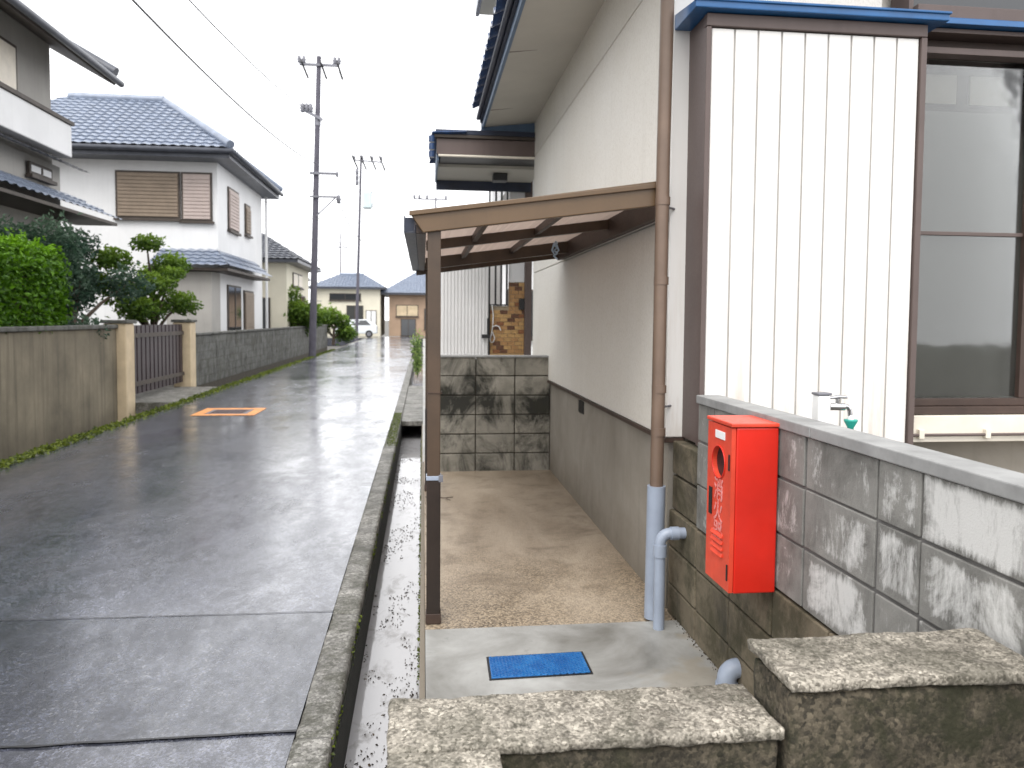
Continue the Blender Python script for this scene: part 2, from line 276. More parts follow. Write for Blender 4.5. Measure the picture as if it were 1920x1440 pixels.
# ------------------------------------------------------------------ mesh helpers
class MB:
    def __init__(s): s.v = []; s.f = []; s.sm = []
    def add(s, vs, fs, smooth=False):
        o = len(s.v); s.v += [tuple(x) for x in vs]; s.f += [tuple(i+o for i in f) for f in fs]; s.sm += [smooth]*len(fs); return s
    def box(s, x0, x1, y0, y1, z0, z1):
        return s.add([(x0, y0, z0), (x1, y0, z0), (x1, y1, z0), (x0, y1, z0), (x0, y0, z1), (x1, y0, z1), (x1, y1, z1), (x0, y1, z1)],
                     [(0, 3, 2, 1), (4, 5, 6, 7), (0, 1, 5, 4), (1, 2, 6, 5), (2, 3, 7, 6), (3, 0, 4, 7)])
    def hexa(s, p):                                    # eight corners: bottom four then top four
        return s.add(p, [(0, 3, 2, 1), (4, 5, 6, 7), (0, 1, 5, 4), (1, 2, 6, 5), (2, 3, 7, 6), (3, 0, 4, 7)])
    def bar(s, a, b, w, h):                            # rectangular bar from a to b, w across, h up
        a = Vector(a); b = Vector(b); d = (b-a).normalized(); u = Vector((0, 0, 1)) if abs(d.z) < .95 else Vector((0, 1, 0))
        r = d.cross(u).normalized(); u = r.cross(d)
        q = [a+r*(i*w/2)+u*(j*h/2) for i, j in ((-1, -1), (1, -1), (1, 1), (-1, 1))]; q2 = [p+(b-a) for p in q]
        return s.add(q+q2, [(0, 1, 2, 3), (7, 6, 5, 4), (0, 4, 5, 1), (1, 5, 6, 2), (2, 6, 7, 3), (3, 7, 4, 0)])
    def tube(s, pts, r, n=12, cap=True):
        pts = [Vector(p) for p in pts]; rr = r if isinstance(r, (list, tuple)) else [r]*len(pts); o = []; prev = None
        for i, p in enumerate(pts):
            d = (pts[min(i+1, len(pts)-1)]-pts[max(i-1, 0)]).normalized()
            if prev is None: a = d.orthogonal().normalized()
            else: a = (prev-d*prev.dot(d)).normalized()
            prev = a; b = d.cross(a)
            o += [p+(a*cos(2*pi*j/n)+b*sin(2*pi*j/n))*rr[i] for j in range(n)]
        fs = []
        for i in range(len(pts)-1):
            for j in range(n): fs.append((i*n+j, i*n+(j+1) % n, (i+1)*n+(j+1) % n, (i+1)*n+j))
        s.add(o, fs, True)
        if cap:
            e = len(pts)-1; s.add([o[j] for j in range(n)], [tuple(reversed(range(n)))]); s.add([o[e*n+j] for j in range(n)], [tuple(range(n))])
        return s
    def lathe(s, c, prof, n=20):                       # prof: (radius, z)
        o = []; c = Vector(c)
        for r, z in prof: o += [c+Vector((r*cos(2*pi*j/n), r*sin(2*pi*j/n), z)) for j in range(n)]
        fs = [(i*n+j, i*n+(j+1) % n, (i+1)*n+(j+1) % n, (i+1)*n+j) for i in range(len(prof)-1) for j in range(n)]
        return s.add(o, fs, True)
    def mesh(s, name):
        m = bpy.data.meshes.new(name); m.from_pydata(s.v, [], s.f); m.polygons.foreach_set('use_smooth', s.sm); m.update(); return m
    def build(s, name, mat, parent=None, bevel=0, loc=None, local=False, **tags):
        return link(name, s.mesh(name), mat, parent, bevel, loc, local, **tags)

def wm(o): return (wm(o.parent) @ o.matrix_parent_inverse @ o.matrix_basis) if o.parent else o.matrix_basis.copy()
def link(name, me, mat=None, parent=None, bevel=0, loc=None, local=False, **tags):
    """links a mesh; its coordinates are place coordinates unless local"""
    o = bpy.data.objects.new(name, me); COL.objects.link(o)
    if mat is not None and not me.materials: me.materials.append(mat)
    if parent is not None:
        o.parent = parent
        if not local: o.matrix_parent_inverse = wm(parent).inverted()
    if loc is not None: o.location = loc
    if bevel:
        b = o.modifiers.new('bevel', 'BEVEL'); b.width = bevel; b.segments = 2; b.limit_method = 'ANGLE'
    for k_, v_ in tags.items(): o[k_] = v_
    return o
def thing(name, label, cat, loc=(0, 0, 0), group=None):
    o = bpy.data.objects.new(name, None); COL.objects.link(o); o.location = loc; o.empty_display_size = .1
    o['label'] = label; o['category'] = cat
    if group: o['group'] = group
    return o
def B(*a): return MB().box(*a)

def grid_rough(x0, x1, y0, y1, z0, z1, step, amp, fs=18, round_=.012):
    """a cast block with an uneven worn skin: fine grid on top and on the long sides"""
    nx = max(2, int((x1-x0)/step)); ny = max(2, int((y1-y0)/step)); nz = max(2, int((z1-z0)/step))
    vid = {}; V = []; Fc = []
    def vert(i, j, l):
        key = (i, j, l)
        if key in vid: return vid[key]
        p = Vector((x0+(x1-x0)*i/nx, y0+(y1-y0)*j/ny, z0+(z1-z0)*l/nz)); n = Vector((0, 0, 0))
        if i == 0: n.x -= 1
        if i == nx: n.x += 1
        if j == 0: n.y -= 1
        if j == ny: n.y += 1
        if l == 0: n.z -= 1
        if l == nz: n.z += 1
        if n.length > 1.1: p -= n.normalized()*round_*(n.length-.9)
        if n.length > 0:
            n.normalize(); p += n*(noise.noise(p*fs)*amp+noise.noise(p*fs*5)*amp*.45+noise.noise(p*fs*.25)*amp*1.3)
        vid[key] = len(V); V.append(p); return vid[key]
    for i in range(nx):
        for j in range(ny):
            Fc.append((vert(i, j, nz), vert(i+1, j, nz), vert(i+1, j+1, nz), vert(i, j+1, nz))); Fc.append((vert(i, j, 0), vert(i, j+1, 0), vert(i+1, j+1, 0), vert(i+1, j, 0)))
    for i in range(nx):
        for l in range(nz):
            Fc.append((vert(i, 0, l), vert(i+1, 0, l), vert(i+1, 0, l+1), vert(i, 0, l+1))); Fc.append((vert(i, ny, l), vert(i, ny, l+1), vert(i+1, ny, l+1), vert(i+1, ny, l)))
    for j in range(ny):
        for l in range(nz):
            Fc.append((vert(0, j, l), vert(0, j, l+1), vert(0, j+1, l+1), vert(0, j+1, l))); Fc.append((vert(nx, j, l), vert(nx, j+1, l), vert(nx, j+1, l+1), vert(nx, j, l+1)))
    return MB().add(V, Fc, True)

def leaves(name, pts, mat, parent=None, size=.05, aspect=.5, **tags):
    """many small folded leaf faces; pts: (position, outward normal, tint)"""
    V = []; Fc = []; T = []
    for p, n, t in pts:
        s_ = size*random.uniform(.6, 1.3); d = Vector((random.gauss(0, 1), random.gauss(0, 1), random.gauss(0, .8)))+n*.6
        d.normalize(); a = d.cross(Vector((random.gauss(0, 1), random.gauss(0, 1), random.gauss(0, 1)))).normalized(); w = a*s_*aspect; nn = d.cross(a)*s_*.15
        o = len(V); V += [p-d*s_*.5, p+w*.5+nn, p+d*s_*.5, p-w*.5+nn]; Fc += [(o, o+1, o+2), (o, o+2, o+3)]; T += [t]*4
    me = bpy.data.meshes.new(name); me.from_pydata(V, [], Fc); ca = me.color_attributes.new('tint', 'FLOAT_COLOR', 'POINT')
    buf = []
    for t in T: buf += [t, t, t, 1]
    ca.data.foreach_set('color', buf); return link(name, me, mat, parent, **tags)

_bm = {}
def block(parent, mat, l, h, t, loc, rotz=0, name='block', jit=.0015, bevel=.006):
    """one concrete block, long side on local x; alike blocks share their mesh"""
    key = (round(l, 3), round(h, 3), round(t, 3), mat.name)
    if key not in _bm:
        b = B(-l/2, l/2, -t/2, t/2, -h/2, h/2); _bm[key] = b.mesh('block'); _bm[key].materials.append(mat)
    o = link(name, _bm[key], None, parent, bevel); o.location = Vector(loc)+Vector([random.uniform(-jit, jit) for _ in range(3)]); o.rotation_euler.z = rotz+random.uniform(-.002, .002); return o

# ================================================================== GROUND AND ROAD
B(-400, 400, -60, 700, -.9, -.62).build('ground', m_ground, kind='structure')
road = B(-4.22, -.47, -4, 60, -.6, 0).build('road', m_asphalt, kind='structure')
B(-60, 60, 60.004, 64.5, -.6, -.002).build('cross_road', m_asphalt, kind='structure')
pm = MB().add([(-4.2, 2.83, .004), (-.468, 2.87, .004), (-.468, 4.05, .004), (-4.2, 4.12, .004)], [(0, 1, 2, 3)])
pm.build('asphalt_patch', m_patch, road)
def seam(a, b, w):
    V = []; n = 60; Fc = []
    for i in range(n+1):
        p = Vector(a).lerp(Vector(b), i/n); q = noise.noise(p*7)*.006; ww = w*(.6+.8*abs(noise.noise(p*11))); V += [(p.x, p.y+q-ww, .007), (p.x, p.y+q+ww, .007)]
    for i in range(n): Fc.append((2*i, 2*i+2, 2*i+3, 2*i+1))
    return MB().add(V, Fc)
seam((-4.2, 2.83, 0), (-.468, 2.87, 0), .008).build('tar_seam', m_tar, road)
seam((-4.2, 4.12, 0), (-.468, 4.05, 0), .005).build('tar_seam', m_tar, road)
kerb = bpy.data.objects.new('kerb', None); COL.objects.link(kerb); kerb['kind'] = 'structure'
y = .4; L_ = 1.19; i = 0
while y < 30:
    if y < 13:
        b = grid_rough(-.465, -.325, y, y+L_, -.29, .022+.003*sin(i*2.1), .022, .004, 14, .010)
        o = b.build('kerb_stone', m_kerb, kerb)
    else: B(-.465, -.325, y, y+L_, -.29, .022).build('kerb_stone', m_kerb, kerb, .01)
    y += L_+.008; i += 1
# channel beside the kerb
B(-.46, .0, .2, 30, -.5, -.28).build('gutter_channel', m_chan, kind='structure')
B(-.322, -.316, .4, 12, -.278, -.03).build('channel_side', m_chanwall, bpy.data.objects['gutter_channel'])
B(-.012, .012, .4, 12, -.278, -.035).build('channel_side', m_found, bpy.data.objects['gutter_channel'])
for j, (ya, yb) in enumerate(((11.6, 12.2), (12.21, 12.81), (12.82, 13.42), (13.43, 14.03), (14.04, 14.64), (14.65, 15.25), (15.26, 15.86), (15.87, 16.47), (16.48, 17.08), (17.09, 17.69))):
    B(-.32, .0, ya, yb, -.07, .005+random.uniform(-.004, .004)).build('cover_slab', m_kerb, bpy.data.objects['gutter_channel'], .008)
# house side ground
B(.014, 1.36, .3, 3.76, -.3, .008).build('concrete_apron', m_slab, kind='structure', bevel=.004)
B(.014, 1.40, 3.765, 8.4, -.3, -.004).build('yard_paving', m_brown, kind='structure')
B(.0, 8, 8.4, 60, -.3, -.02).build('entrance_paving', m_slab, kind='structure')
B(1.36, 8, -3, 3.9, -.3, .18).build('side_yard_ground', m_ground, kind='structure')
# left verge: earth strip, ditch, mossy edge
B(-4.42, -4.225, 2, 60, -.6, -.006).build('verge', m_kerb, kind='structure')
B(-5.5, -4.42, 2, 60, -.62, -.42).build('roadside_ditch', m_chanwall, kind='structure')
pts = []
for i in range(9000):
    yy = 6+32*random.random()**1.6; x = -4.30+random.gauss(0, .055)
    pts.append((Vector((x, yy, .005+random.random()*.03)), Vector((0, 0, 1)), random.random()))
leaves('moss_edge', pts, m_mossleaf, None, .05, .6, kind='stuff', label='bright moss and grass along the far road edge', category='moss')

# hydrant cover with orange painted frame
hy = thing('hydrant_cover', 'rectangular iron hydrant cover in an orange painted frame on the road', 'hydrant cover', (-3.13, 12.93, 0))
fr = MB()
for a in ((-.49, .49, -.50, -.30), (-.49, .49, .30, .50), (-.49, -.33, -.298, .298), (.33, .49, -.298, .298)): fr.add([(a[0], a[2], .005), (a[1], a[2], .005), (a[1], a[3], .005), (a[0], a[3], .005)], [(0, 1, 2, 3)])
fr.build('painted_frame', m_orange, hy, local=True)
B(-.32, .32, -.29, .29, -.03, .006).build('lid_rim', m_steel, hy, local=True)
lid = MB().box(-.27, .27, -.24, .24, -.03, .010)
for i in range(7):
    for j in range(6): lid.box(-.24+i*.072, -.19+i*.072, -.21+j*.072, -.165+j*.072, .010, .016)
lid.build('lid', m_iron, hy, local=True)

# ================================================================== NEAR HOUSE
house = thing('house', 'cream sided house with blue roof edge on the right', 'house', (1.3, 4, 0))
def H(mb, name, mat, parent=None, bevel=0): return mb.build(name, mat, parent or house, bevel)
XW, YF, YE = 1.28, 3.92, 8.93
H(B(1.305, 8, 3.95, YE-.01, -.2, .945), 'foundation', m_found)
# side wall panels: three horizontal courses with joints
for z0, z1 in ((.93, 2.083), (2.091, 3.429), (3.437, 4.1)): H(B(XW, XW+.12, YF, YE, z0, z1), 'wall_panel', m_siding, bevel=.004)
H(B(XW-.012, XW+.1, YF-.012, YE+.004, .905, .928), 'drip_flashing', m_darkbrown)
for z0, z1 in ((.93, 3.6), (3.606, 5.2)): H(B(XW+.123, 2.42, YF, YF+.12, z0, z1), 'front_wall_panel', m_siding, bevel=.003)
H(B(XW-.004, XW+.12, YF-.006, YF+.1, .932, 4.2), 'corner_trim', m_white, bevel=.006)
H(B(2.42, 8, YF+.14, YF+.26, .4, 5.2), 'front_wall_panel', m_siding)
H(B(XW+.13, 8, YE-.14, YE-.02, -.2, 4.4), 'rear_wall_panel', m_siding)
H(B(1.296, 1.31, 6.12, 6.30, .78, .88), 'foundation_vent', m_black)
# eave
H(MB().hexa([(.70, 3.2, 3.75), (XW+.1, 3.2, 3.83), (XW+.1, YE, 3.83), (.70, YE, 3.75), (.70, 3.2, 3.77), (XW+.1, 3.2, 3.86), (XW+.1, YE, 3.86), (.70, YE, 3.77)]), 'soffit', m_soffit)
for yj in (4.6, 6.42, 8.2): H(MB().hexa([(.705, yj-.004, 3.746), (XW, yj-.004, 3.825), (XW, yj+.004, 3.825), (.705, yj+.004, 3.746), (.705, yj-.004, 3.756), (XW, yj-.004, 3.835), (XW, yj+.004, 3.835), (.705, yj+.004, 3.756)]), 'soffit_joint', m_taupe)
H(B(.672, .698, 3.2, YE+.02, 3.735, 3.90), 'eave_fascia', m_greyblue)
H(B(.645, .672, 3.2, YE+.02, 3.80, 3.91), 'under_tile_batten', m_navy)
H(B(.66, XW+.12, YE+.003, YE+.03, 3.715, 3.93), 'end_fascia', m_greyblue)
# eave tiles
def pantile():
    V = []; Fc = []; n = 14; l = .36
    for s_ in (0, 1):
        for k_ in range(2):
            for i in range(n+1):
                u = i/n; zz = .028*cos(2*pi*u)+(.020 if u > .92 else 0)
                V.append((-.0+s_*l, u*.285-.142, zz+k_*.018+s_*.16))
    w = n+1
    for i in range(n):
        Fc += [(w+i, w+i+1, 3*w+i+1, 3*w+i), (i, 2*w+i, 2*w+i+1, i+1), (i, i+1, w+i+1, w+i)]
    Fc += [(0, w, 3*w, 2*w), (n, 2*w+n, 3*w+n, w+n)]
    return MB().add(V, Fc, True).mesh('eave_tile')
pt = pantile(); pt.materials.append(m_tile)
for r_i in range(2):
    for i in range(21):
        o = link('eave_tile', pt, None, house)
        o.location = (.545+r_i*.30, 3.3+i*.27, 3.915+r_i*.145+.006*random.random())
H(MB().hexa([(1.1, 3.1, 4.2), (8, 3.1, 7.2), (8, 9, 7.2), (1.1, 9, 4.2), (1.1, 3.1, 4.25), (8, 3.1, 7.25), (8, 9, 7.25), (1.1, 9, 4.25)]), 'roof', m_tile)
H(MB().tube([(.625, YE-.02, 3.845), (.625, 3.3, 3.845)], .026, 12), 'eave_gutter', m_navy)
# upper storey further back
H(B(1.32, 8, 9.4, 15, 3.6, 5.7), 'upper_storey_wall', m_plaster)
H(B(.74, 8, 8.6, 10.5, 5.62, 5.68), 'upper_soffit', m_soffit)
H(B(.69, .738, 8.6, 10.52, 5.60, 5.80), 'upper_fascia', m_tile)
for i in range(8):
    o = link('eave_tile', pt, None, house); o.location = (.62, 8.5+i*.27, 5.85)

# shutter box with white vertical slats
sb = H(B(1.365, 2.50, 3.70, 3.915, .935, 3.035), 'shutter_box', m_taupe)
H(B(1.36, 2.505, 3.655, 3.70, 2.975, 3.035), 'frame_rail', m_taupe, sb, .003)
H(B(1.36, 1.385, 3.655, 3.70, .925, 2.972), 'frame_stile', m_taupe, sb, .003)
H(B(2.475, 2.505, 3.655, 3.70, .915, 2.972), 'frame_stile', m_taupe, sb, .003)
H(B(1.386, 2.474, 3.682, 3.699, .93, 2.973), 'slat_backing', m_whitegap, sb)
sw = 1.086/9
for i in range(9):
    H(B(1.388+i*sw+.004, 1.388+(i+1)*sw-.005, 3.671, 3.681, .928, 2.97), 'slat', m_white, sb, .004)
H(MB().hexa([(1.285, 3.605, 3.04), (2.585, 3.605, 3.04), (2.585, 3.915, 3.04), (1.285, 3.915, 3.04), (1.285, 3.605, 3.075), (2.585, 3.605, 3.075), (2.585, 3.915, 3.12), (1.285, 3.915, 3.12)]), 'box_hood', m_blue, bevel=.004)
H(B(1.279, 2.591, 3.596, 3.62, 3.071, 3.083), 'hood_lip', m_blue, bevel=.003)
# window to the right of it
win = H(B(2.506, 4.6, 3.88, 3.98, 2.955, 3.06), 'window', m_darkbrown)
H(MB().hexa([(2.595, 3.72, 3.075), (4.6, 3.72, 3.075), (4.6, 3.915, 3.075), (2.595, 3.915, 3.075), (2.595, 3.73, 3.11), (4.6, 3.73, 3.11), (4.6, 3.915, 3.128), (2.595, 3.915, 3.128)]), 'window_hood', m_blue, bevel=.004)
H(B(2.507, 4.6, 3.77, 3.878, 3.048, 3.07), 'head_rail', m_taupe, win, .002)
H(B(2.507, 4.6, 3.80, 3.878, 2.952, 2.985), 'track', m_taupe, win, .002)
H(B(2.506, 2.545, 3.80, 3.98, 1.10, 2.950), 'jamb', m_taupe, win, .002)
H(B(2.547, 3.42, 3.885, 3.889, 1.14, 2.95), 'pane', m_pane, win)
H(B(2.562, 3.42, 3.872, 3.882, 2.02, 2.040), 'sash_rail', m_taupe, win, .002)
H(B(2.562, 3.42, 3.850, 3.882, 1.10, 1.138), 'sash_rail', m_darkbrown, win, .002)
H(B(3.25, 3.29, 3.852, 3.884, 1.141, 2.95), 'sash_stile', m_darkbrown, win, .002)
H(B(3.42, 4.6, 3.90, 3.904, 1.14, 2.95), 'pane', m_pane, win)
V = []; n = 120
for i in range(n+1):
    x = 2.562+(4.55-2.562)*i/n; yy = 3.958+.003*sin(x*17); V += [(x, yy, 1.14), (x+.004*sin(i), yy, 2.70)]
H(MB().add(V, [(2*i, 2*i+2, 2*i+3, 2*i+1) for i in range(n)], True), 'pane_tone_sheet', m_screen, win)  # plain sheet added behind the glass to vary the pane's tone
H(B(2.562, 4.55, 3.985, 3.995, 2.702, 2.95), 'transom', m_wood, win)
for xa in (2.60, 2.98, 3.36): H(B(xa, xa+.30, 3.970, 3.982, 2.745, 2.90), 'paper_panel', m_found, win)
H(B(2.562, 4.6, 3.80, 3.98, 1.06, 1.098), 'track', m_darkbrown, win, .002)
sill = H(B(2.51, 4.6, 3.77, 3.98, .915, 1.055), 'sill', m_cream, win, .004)
H(MB().tube([(2.51, 3.755, .955), (4.6, 3.755, .955)], .008, 8), 'sill_rod', m_taupe, win)
for xx in (2.60, 2.98, 3.36): H(B(xx, xx+.03, 3.745, 3.768, .935, .985), 'rod_bracket', m_cream, win, .003)
H(B(2.508, 8, 4.07, 4.2, -.2, .80), 'front_foundation', m_dmortar)
H(B(2.9, 8, 3.5, 3.9, .18, .64), 'doorstep', m_found, None, .01)
# upper window with sill
uw = H(B(2.52, 2.545, 3.84, 4.0, 3.13, 4.4), 'upper_window', m_taupe)
H(B(2.546, 4.8, 3.95, 4.0, 3.205, 4.4), 'pane', m_glass, uw)
H(B(2.546, 4.8, 3.80, 3.948, 3.13, 3.20), 'sill', m_taupe, uw, .004)
# downpipe and its sleeve
dp = H(MB().tube([(1.195, 3.80, .70), (1.20, 3.80, 2.4), (1.215, 3.80, 4.0)], .034, 18), 'downpipe', m_pipebrown)
for zz in (.98, 1.2, 1.75, 2.15): H(MB().tube([(1.197+.004*zz*.5, 3.80, zz-.02), (1.197+.004*zz*.5, 3.80, zz+.02)], .0375, 18), 'collar', m_pipebrown, dp)
for zz in (2.13, 1.10): H(MB().tube([(1.20, 3.80, zz), (1.245, 3.86, zz), (1.30, 3.915, zz)], .006, 8), 'bracket', m_steel, dp)
H(MB().tube([(1.19, 3.80, .01), (1.195, 3.80, .70)], .047, 20), 'pipe_sleeve', m_pvc)

# ================================================================== CANOPY
can = thing('canopy', 'brown lean-to canopy with translucent panels on posts beside the cream wall', 'canopy', (.055, 3.885, 0))
sl = .135
def zb(x): return 1.972+sl*x
def sloped(x0, x1, y0, y1, dz0, dz1): return MB().hexa([(x0, y0, zb(x0)+dz0), (x1, y0, zb(x1)+dz0), (x1, y1, zb(x1)+dz0), (x0, y1, zb(x0)+dz0), (x0, y0, zb(x0)+dz1), (x1, y0, zb(x1)+dz1), (x1, y1, zb(x1)+dz1), (x0, y1, zb(x0)+dz1)])
fa = MB().hexa([(.0, 3.83, zb(0)), (1.20, 3.83, zb(1.2)), (1.20, 3.875, zb(1.2)), (.0, 3.875, zb(0)), (-.065, 3.83, zb(-.065)+.105), (1.20, 3.83, zb(1.2)+.125), (1.20, 3.875, zb(1.2)+.125), (-.065, 3.875, zb(-.065)+.105)])
fa.build('front_fascia', m_brownmetal, can, .004)
sloped(-.068, 1.20, 3.815, 3.829, .088, .112).build('fascia_trim', m_brownmetal, can, .003)
Y2, Y3 = 5.02, 6.45
sloped(.02, 1.27, Y2-.03, Y2+.03, .012, .075).build('purlin', m_post, can, .003)
sloped(.02, 1.27, Y3-.03, Y3+.03, -.02, .075).build('purlin', m_post, can, .003)
sloped(-.06, 1.27, 6.95, 6.99, -.03, .10).build('rear_fascia', m_post, can, .003)
for xx in (.33, .74): sloped(xx-.017, xx+.017, 3.88, 6.94, .03, .074).build('rafter', m_darkbrown, can, .002)
sloped(1.215, 1.275, 3.95, 6.94, -.05, .105).build('wall_plate', m_darkbrown, can, .003)
B(-.035, .015, 3.88, 6.94, zb(0)-.0, zb(0)+.075).build('eave_beam', m_darkbrown, can, .003)
for a, b in ((3.84, Y2-.005), (Y2+.005, Y3-.005), (Y3+.005, 6.96)):
    for xa, xb in ((-.05, .325), (.335, .735), (.745, 1.22)):
        V = []; n = 14
        for i in range(n+1):
            x = xa+(xb-xa)*i/n; w = .004*sin(i*pi/1.0*.9)
            V += [(x, a, zb(x)+.080+w), (x, b, zb(x)+.080+w)]
        mb = MB().add(V, [(2*i, 2*i+2, 2*i+3, 2*i+1) for i in range(n)]); o = mb.build('roof_panel', m_poly, can)
        sd_ = o.modifiers.new('thickness', 'SOLIDIFY'); sd_.thickness = .003
g = MB(); g.box(-.095, -.09, 3.88, 7.0, 1.975, 2.06); g.box(-.089, -.037, 3.88, 7.0, 1.975, 1.98); g.box(-.042, -.037, 3.88, 7.0, 1.981, 2.035); g.box(-.0895, -.0425, 3.882, 3.888, 1.981, 2.05)
g.build('gutter', m_navy, can)
for yy in (3.885, 6.93):
    p = B(.022, .088, yy-.034, yy+.034, .745, zb(.055)+.01).build('post', m_post, can, .004)
    B(.020, .090, yy-.036, yy+.036, -.02, .7445).build('post_sleeve', m_postlow, p, .004)
    B(.016, .094, yy-.040, yy+.040, .0, .05).build('foot', m_darkbrown, p, .002)
B(.017, .094, 3.845, 3.925, .735, .757).build('clamp', m_pvc, can, .003)
B(.080, .102, 3.835, 3.850, .728, .764).build('clamp_screw', m_steel, can, .002)
MB().tube([(.018, 3.845, 1.18), (.093, 3.845, 1.175), (.095, 3.925, 1.18)], .0025, 6).build('tie_wire', m_darkbrown, can)
# scrap of plastic cord hanging under it
pts_ = [(.86+.012*sin(i*1.9), 4.98+.012*cos(i*1.3), 2.06-.0105*i) for i in range(12)]
ms = MB().tube(pts_, .006, 6); ms.tube([(.85, 4.97, 2.05), (.835, 4.975, 2.0), (.855, 4.98, 1.97), (.878, 4.97, 2.0), (.865, 4.98, 2.04)], .006, 6)
ms.build('cord_scrap', m_lightblue, label='pale blue plastic cord knotted and hanging under the canopy', category='cord')

# ================================================================== BLOCK WALLS
pw = thing('block_wall', 'stained grey block wall across the end of the canopy yard', 'wall', (.73, 7.82, 0))
B(.165, 1.30, 7.79, 7.875, -.1, 1.135).build('mortar_core', m_dmortar, pw)
cols = [(.155, .53), (.54, .93), (.94, 1.30)]
for r_ in range(6):
    for a, b in cols: block(pw, m_part_block, b-a, .188, .10, ((a+b)/2, 7.82, -.015+r_*.198+.094))
B(.15, 1.30, 7.755, 7.885, 1.160, 1.180).build('cap', m_cap, pw, .004)

bw = thing('block_wall', 'grey block boundary wall with white salt stains behind the red box', 'wall', (1.36, 2.2, .18))
B(1.312, 1.40, .6, 3.50, .56, 1.14).build('mortar_core', m_mortar, bw)
ys = [.22+.0, .64, 1.05, 1.46, 1.86, 2.06, 2.48, 2.90, 3.32, 3.52]
for r_, (z0, z1) in enumerate(((.562, .765), (.775, .972), (.982, 1.155))):
    for a, b in zip(ys[1:], ys[2:]):
        block(bw, m_grey_block, b-a-.012, z1-z0, .10, (1.355, (a+b)/2, (z0+z1)/2), pi/2, bevel=.003)
for ya, yb in ((.64, 1.238), (1.242, 2.438), (2.442, 3.525)): B(1.296, 1.412, ya, yb, 1.157, 1.196).build('cap', m_cap, bw, .004)
lw = thing('block_wall', 'brown mossy block footing wall under the grey boundary wall', 'wall', (1.36, 2.6, 0))
B(1.315, 1.42, .6, 3.93, -.1, .545).build('mortar_core', m_dmortar, lw)
ys2 = [.7, 1.1, 1.5, 1.9, 2.3, 2.70, 3.10, 3.5, 3.915]
for r_, (z0, z1) in enumerate(((-.05, .155), (.165, .355), (.365, .550))):
    for a, b in zip(ys2, ys2[1:]): block(lw, m_dark_block, b-a-.010, z1-z0, .11, (1.356, (a+b)/2, (z0+z1)/2), pi/2)
for z0, z1 in ((.560, .735), (.745, .915)): block(lw, m_dark_block, .38, z1-z0, .11, (1.372, 3.72, (z0+z1)/2), pi/2)

# stepped foreground wall
gw = thing('garden_wall', 'old stepped wall with pebble coping in the foreground', 'wall', (.6, 1.5, 0))
grid_rough(-.055, .712, 1.436, 1.605, -.3, .706, .012, .006, 11, .006).build('wall_body', m_mossyshade, gw)
grid_rough(.732, 1.27, 1.420, 1.605, -.3, .806, .012, .006, 11, .006).build('wall_body', m_mossyshade, gw)
grid_rough(-.055, .138, .5, 1.421, -.3, .706, .016, .006, 11, .006).build('wall_body', m_mossyshade, gw)
grid_rough(-.068, .722, 1.422, 1.625, .711, .735, .006, .0042, 22, .006).build('coping', m_coping, gw)
grid_rough(.724, 1.28, 1.406, 1.622, .811, .838, .006, .0042, 22, .006).build('coping', m_coping, gw)
grid_rough(-.066, .15, .55, 1.420, .710, .734, .006, .0042, 22, .006).build('coping', m_coping, gw)

# ================================================================== SMALL THINGS OF THE YARD
bx = thing('extinguisher_box', 'red metal fire extinguisher box hung on the grey block wall', 'extinguisher box', (1.2, 2.75, .53))
X0, X1, Ya, Yb, Z0, Z1 = 1.118, 1.300, 2.665, 2.90, .545, 1.165
cb = MB(); cb.box(X0+.018, X1-.002, Ya, Yb, Z0, Z1-.004); cb.build('cabinet', m_red, bx, .006)
B(X0-.004, X1-.002, Ya-.006, Yb+.006, Z1-.002, Z1+.012).build('lid', m_redtop, bx, .003)
# door with a round hole, facing the road
def door():
    cy_, cz_, R = (Ya+Yb)/2, 1.015, .060; n = 40; V = []; Fc = []
    y0, y1, z0, z1 = Ya+.002, Yb-.002, Z0+.004, Z1-.006
    def edge(t):
        dx, dz = cos(t), sin(t); s_ = min((y1-cy_)/abs(dx) if abs(dx) > 1e-6 else 9, ((z1-cz_) if dz > 0 else (cz_-z0))/abs(dz) if abs(dz) > 1e-6 else 9); return cy_+dx*s_, cz_+dz*s_
    ang = sorted([2*pi*i/n for i in range(n)]+[math.atan2(b-cz_, a-cy_) % (2*pi) for a in (y0, y1) for b in (z0, z1)])
    m = len(ang)
    for t in ang:
        e = edge(t); V += [(X0, cy_+R*cos(t), cz_+R*sin(t)), (X0,)+e, (X0+.016, cy_+R*cos(t), cz_+R*sin(t)), (X0+.016,)+e]
    for i in range(m):
        a = 4*i; b = 4*((i+1) % m); Fc += [(a, a+1, b+1, b), (a, b, b+2, a+2), (a+1, a+3, b+3, b+1), (a+2, b+2, b+3, a+3)]
    return MB().add(V, Fc)
dr = door().build('door', m_redtop, bx)
cy_ = (Ya+Yb)/2
ring = MB().tube([(X0-.002, cy_+.062*cos(2*pi*i/28), 1.015+.062*sin(2*pi*i/28)) for i in range(29)], .0028, 6, False); ring.build('hole_rim', m_red, dr)
MB().add([(X0+.0165, cy_+.062*cos(2*pi*i/28), 1.015+.062*sin(2*pi*i/28)) for i in range(28)], [tuple(range(28))]).build('hole_dark_disc', m_black, dr)  # black disc painted in for the dark inside of the box
B(X0-.003, X0-.0005, cy_-.058, cy_+.035, 1.105, 1.135).build('name_plate', m_plate, dr, .001)
B(X0-.004, X0-.0005, cy_+.058, cy_+.088, .80, .905).build('pull_slot', m_black, dr, .001)
for zz in (1.03, .62): B(X0-.004, X0-.0005, Ya+.012, Ya+.022, zz-.03, zz+.03).build('hinge', m_black, dr, .001)
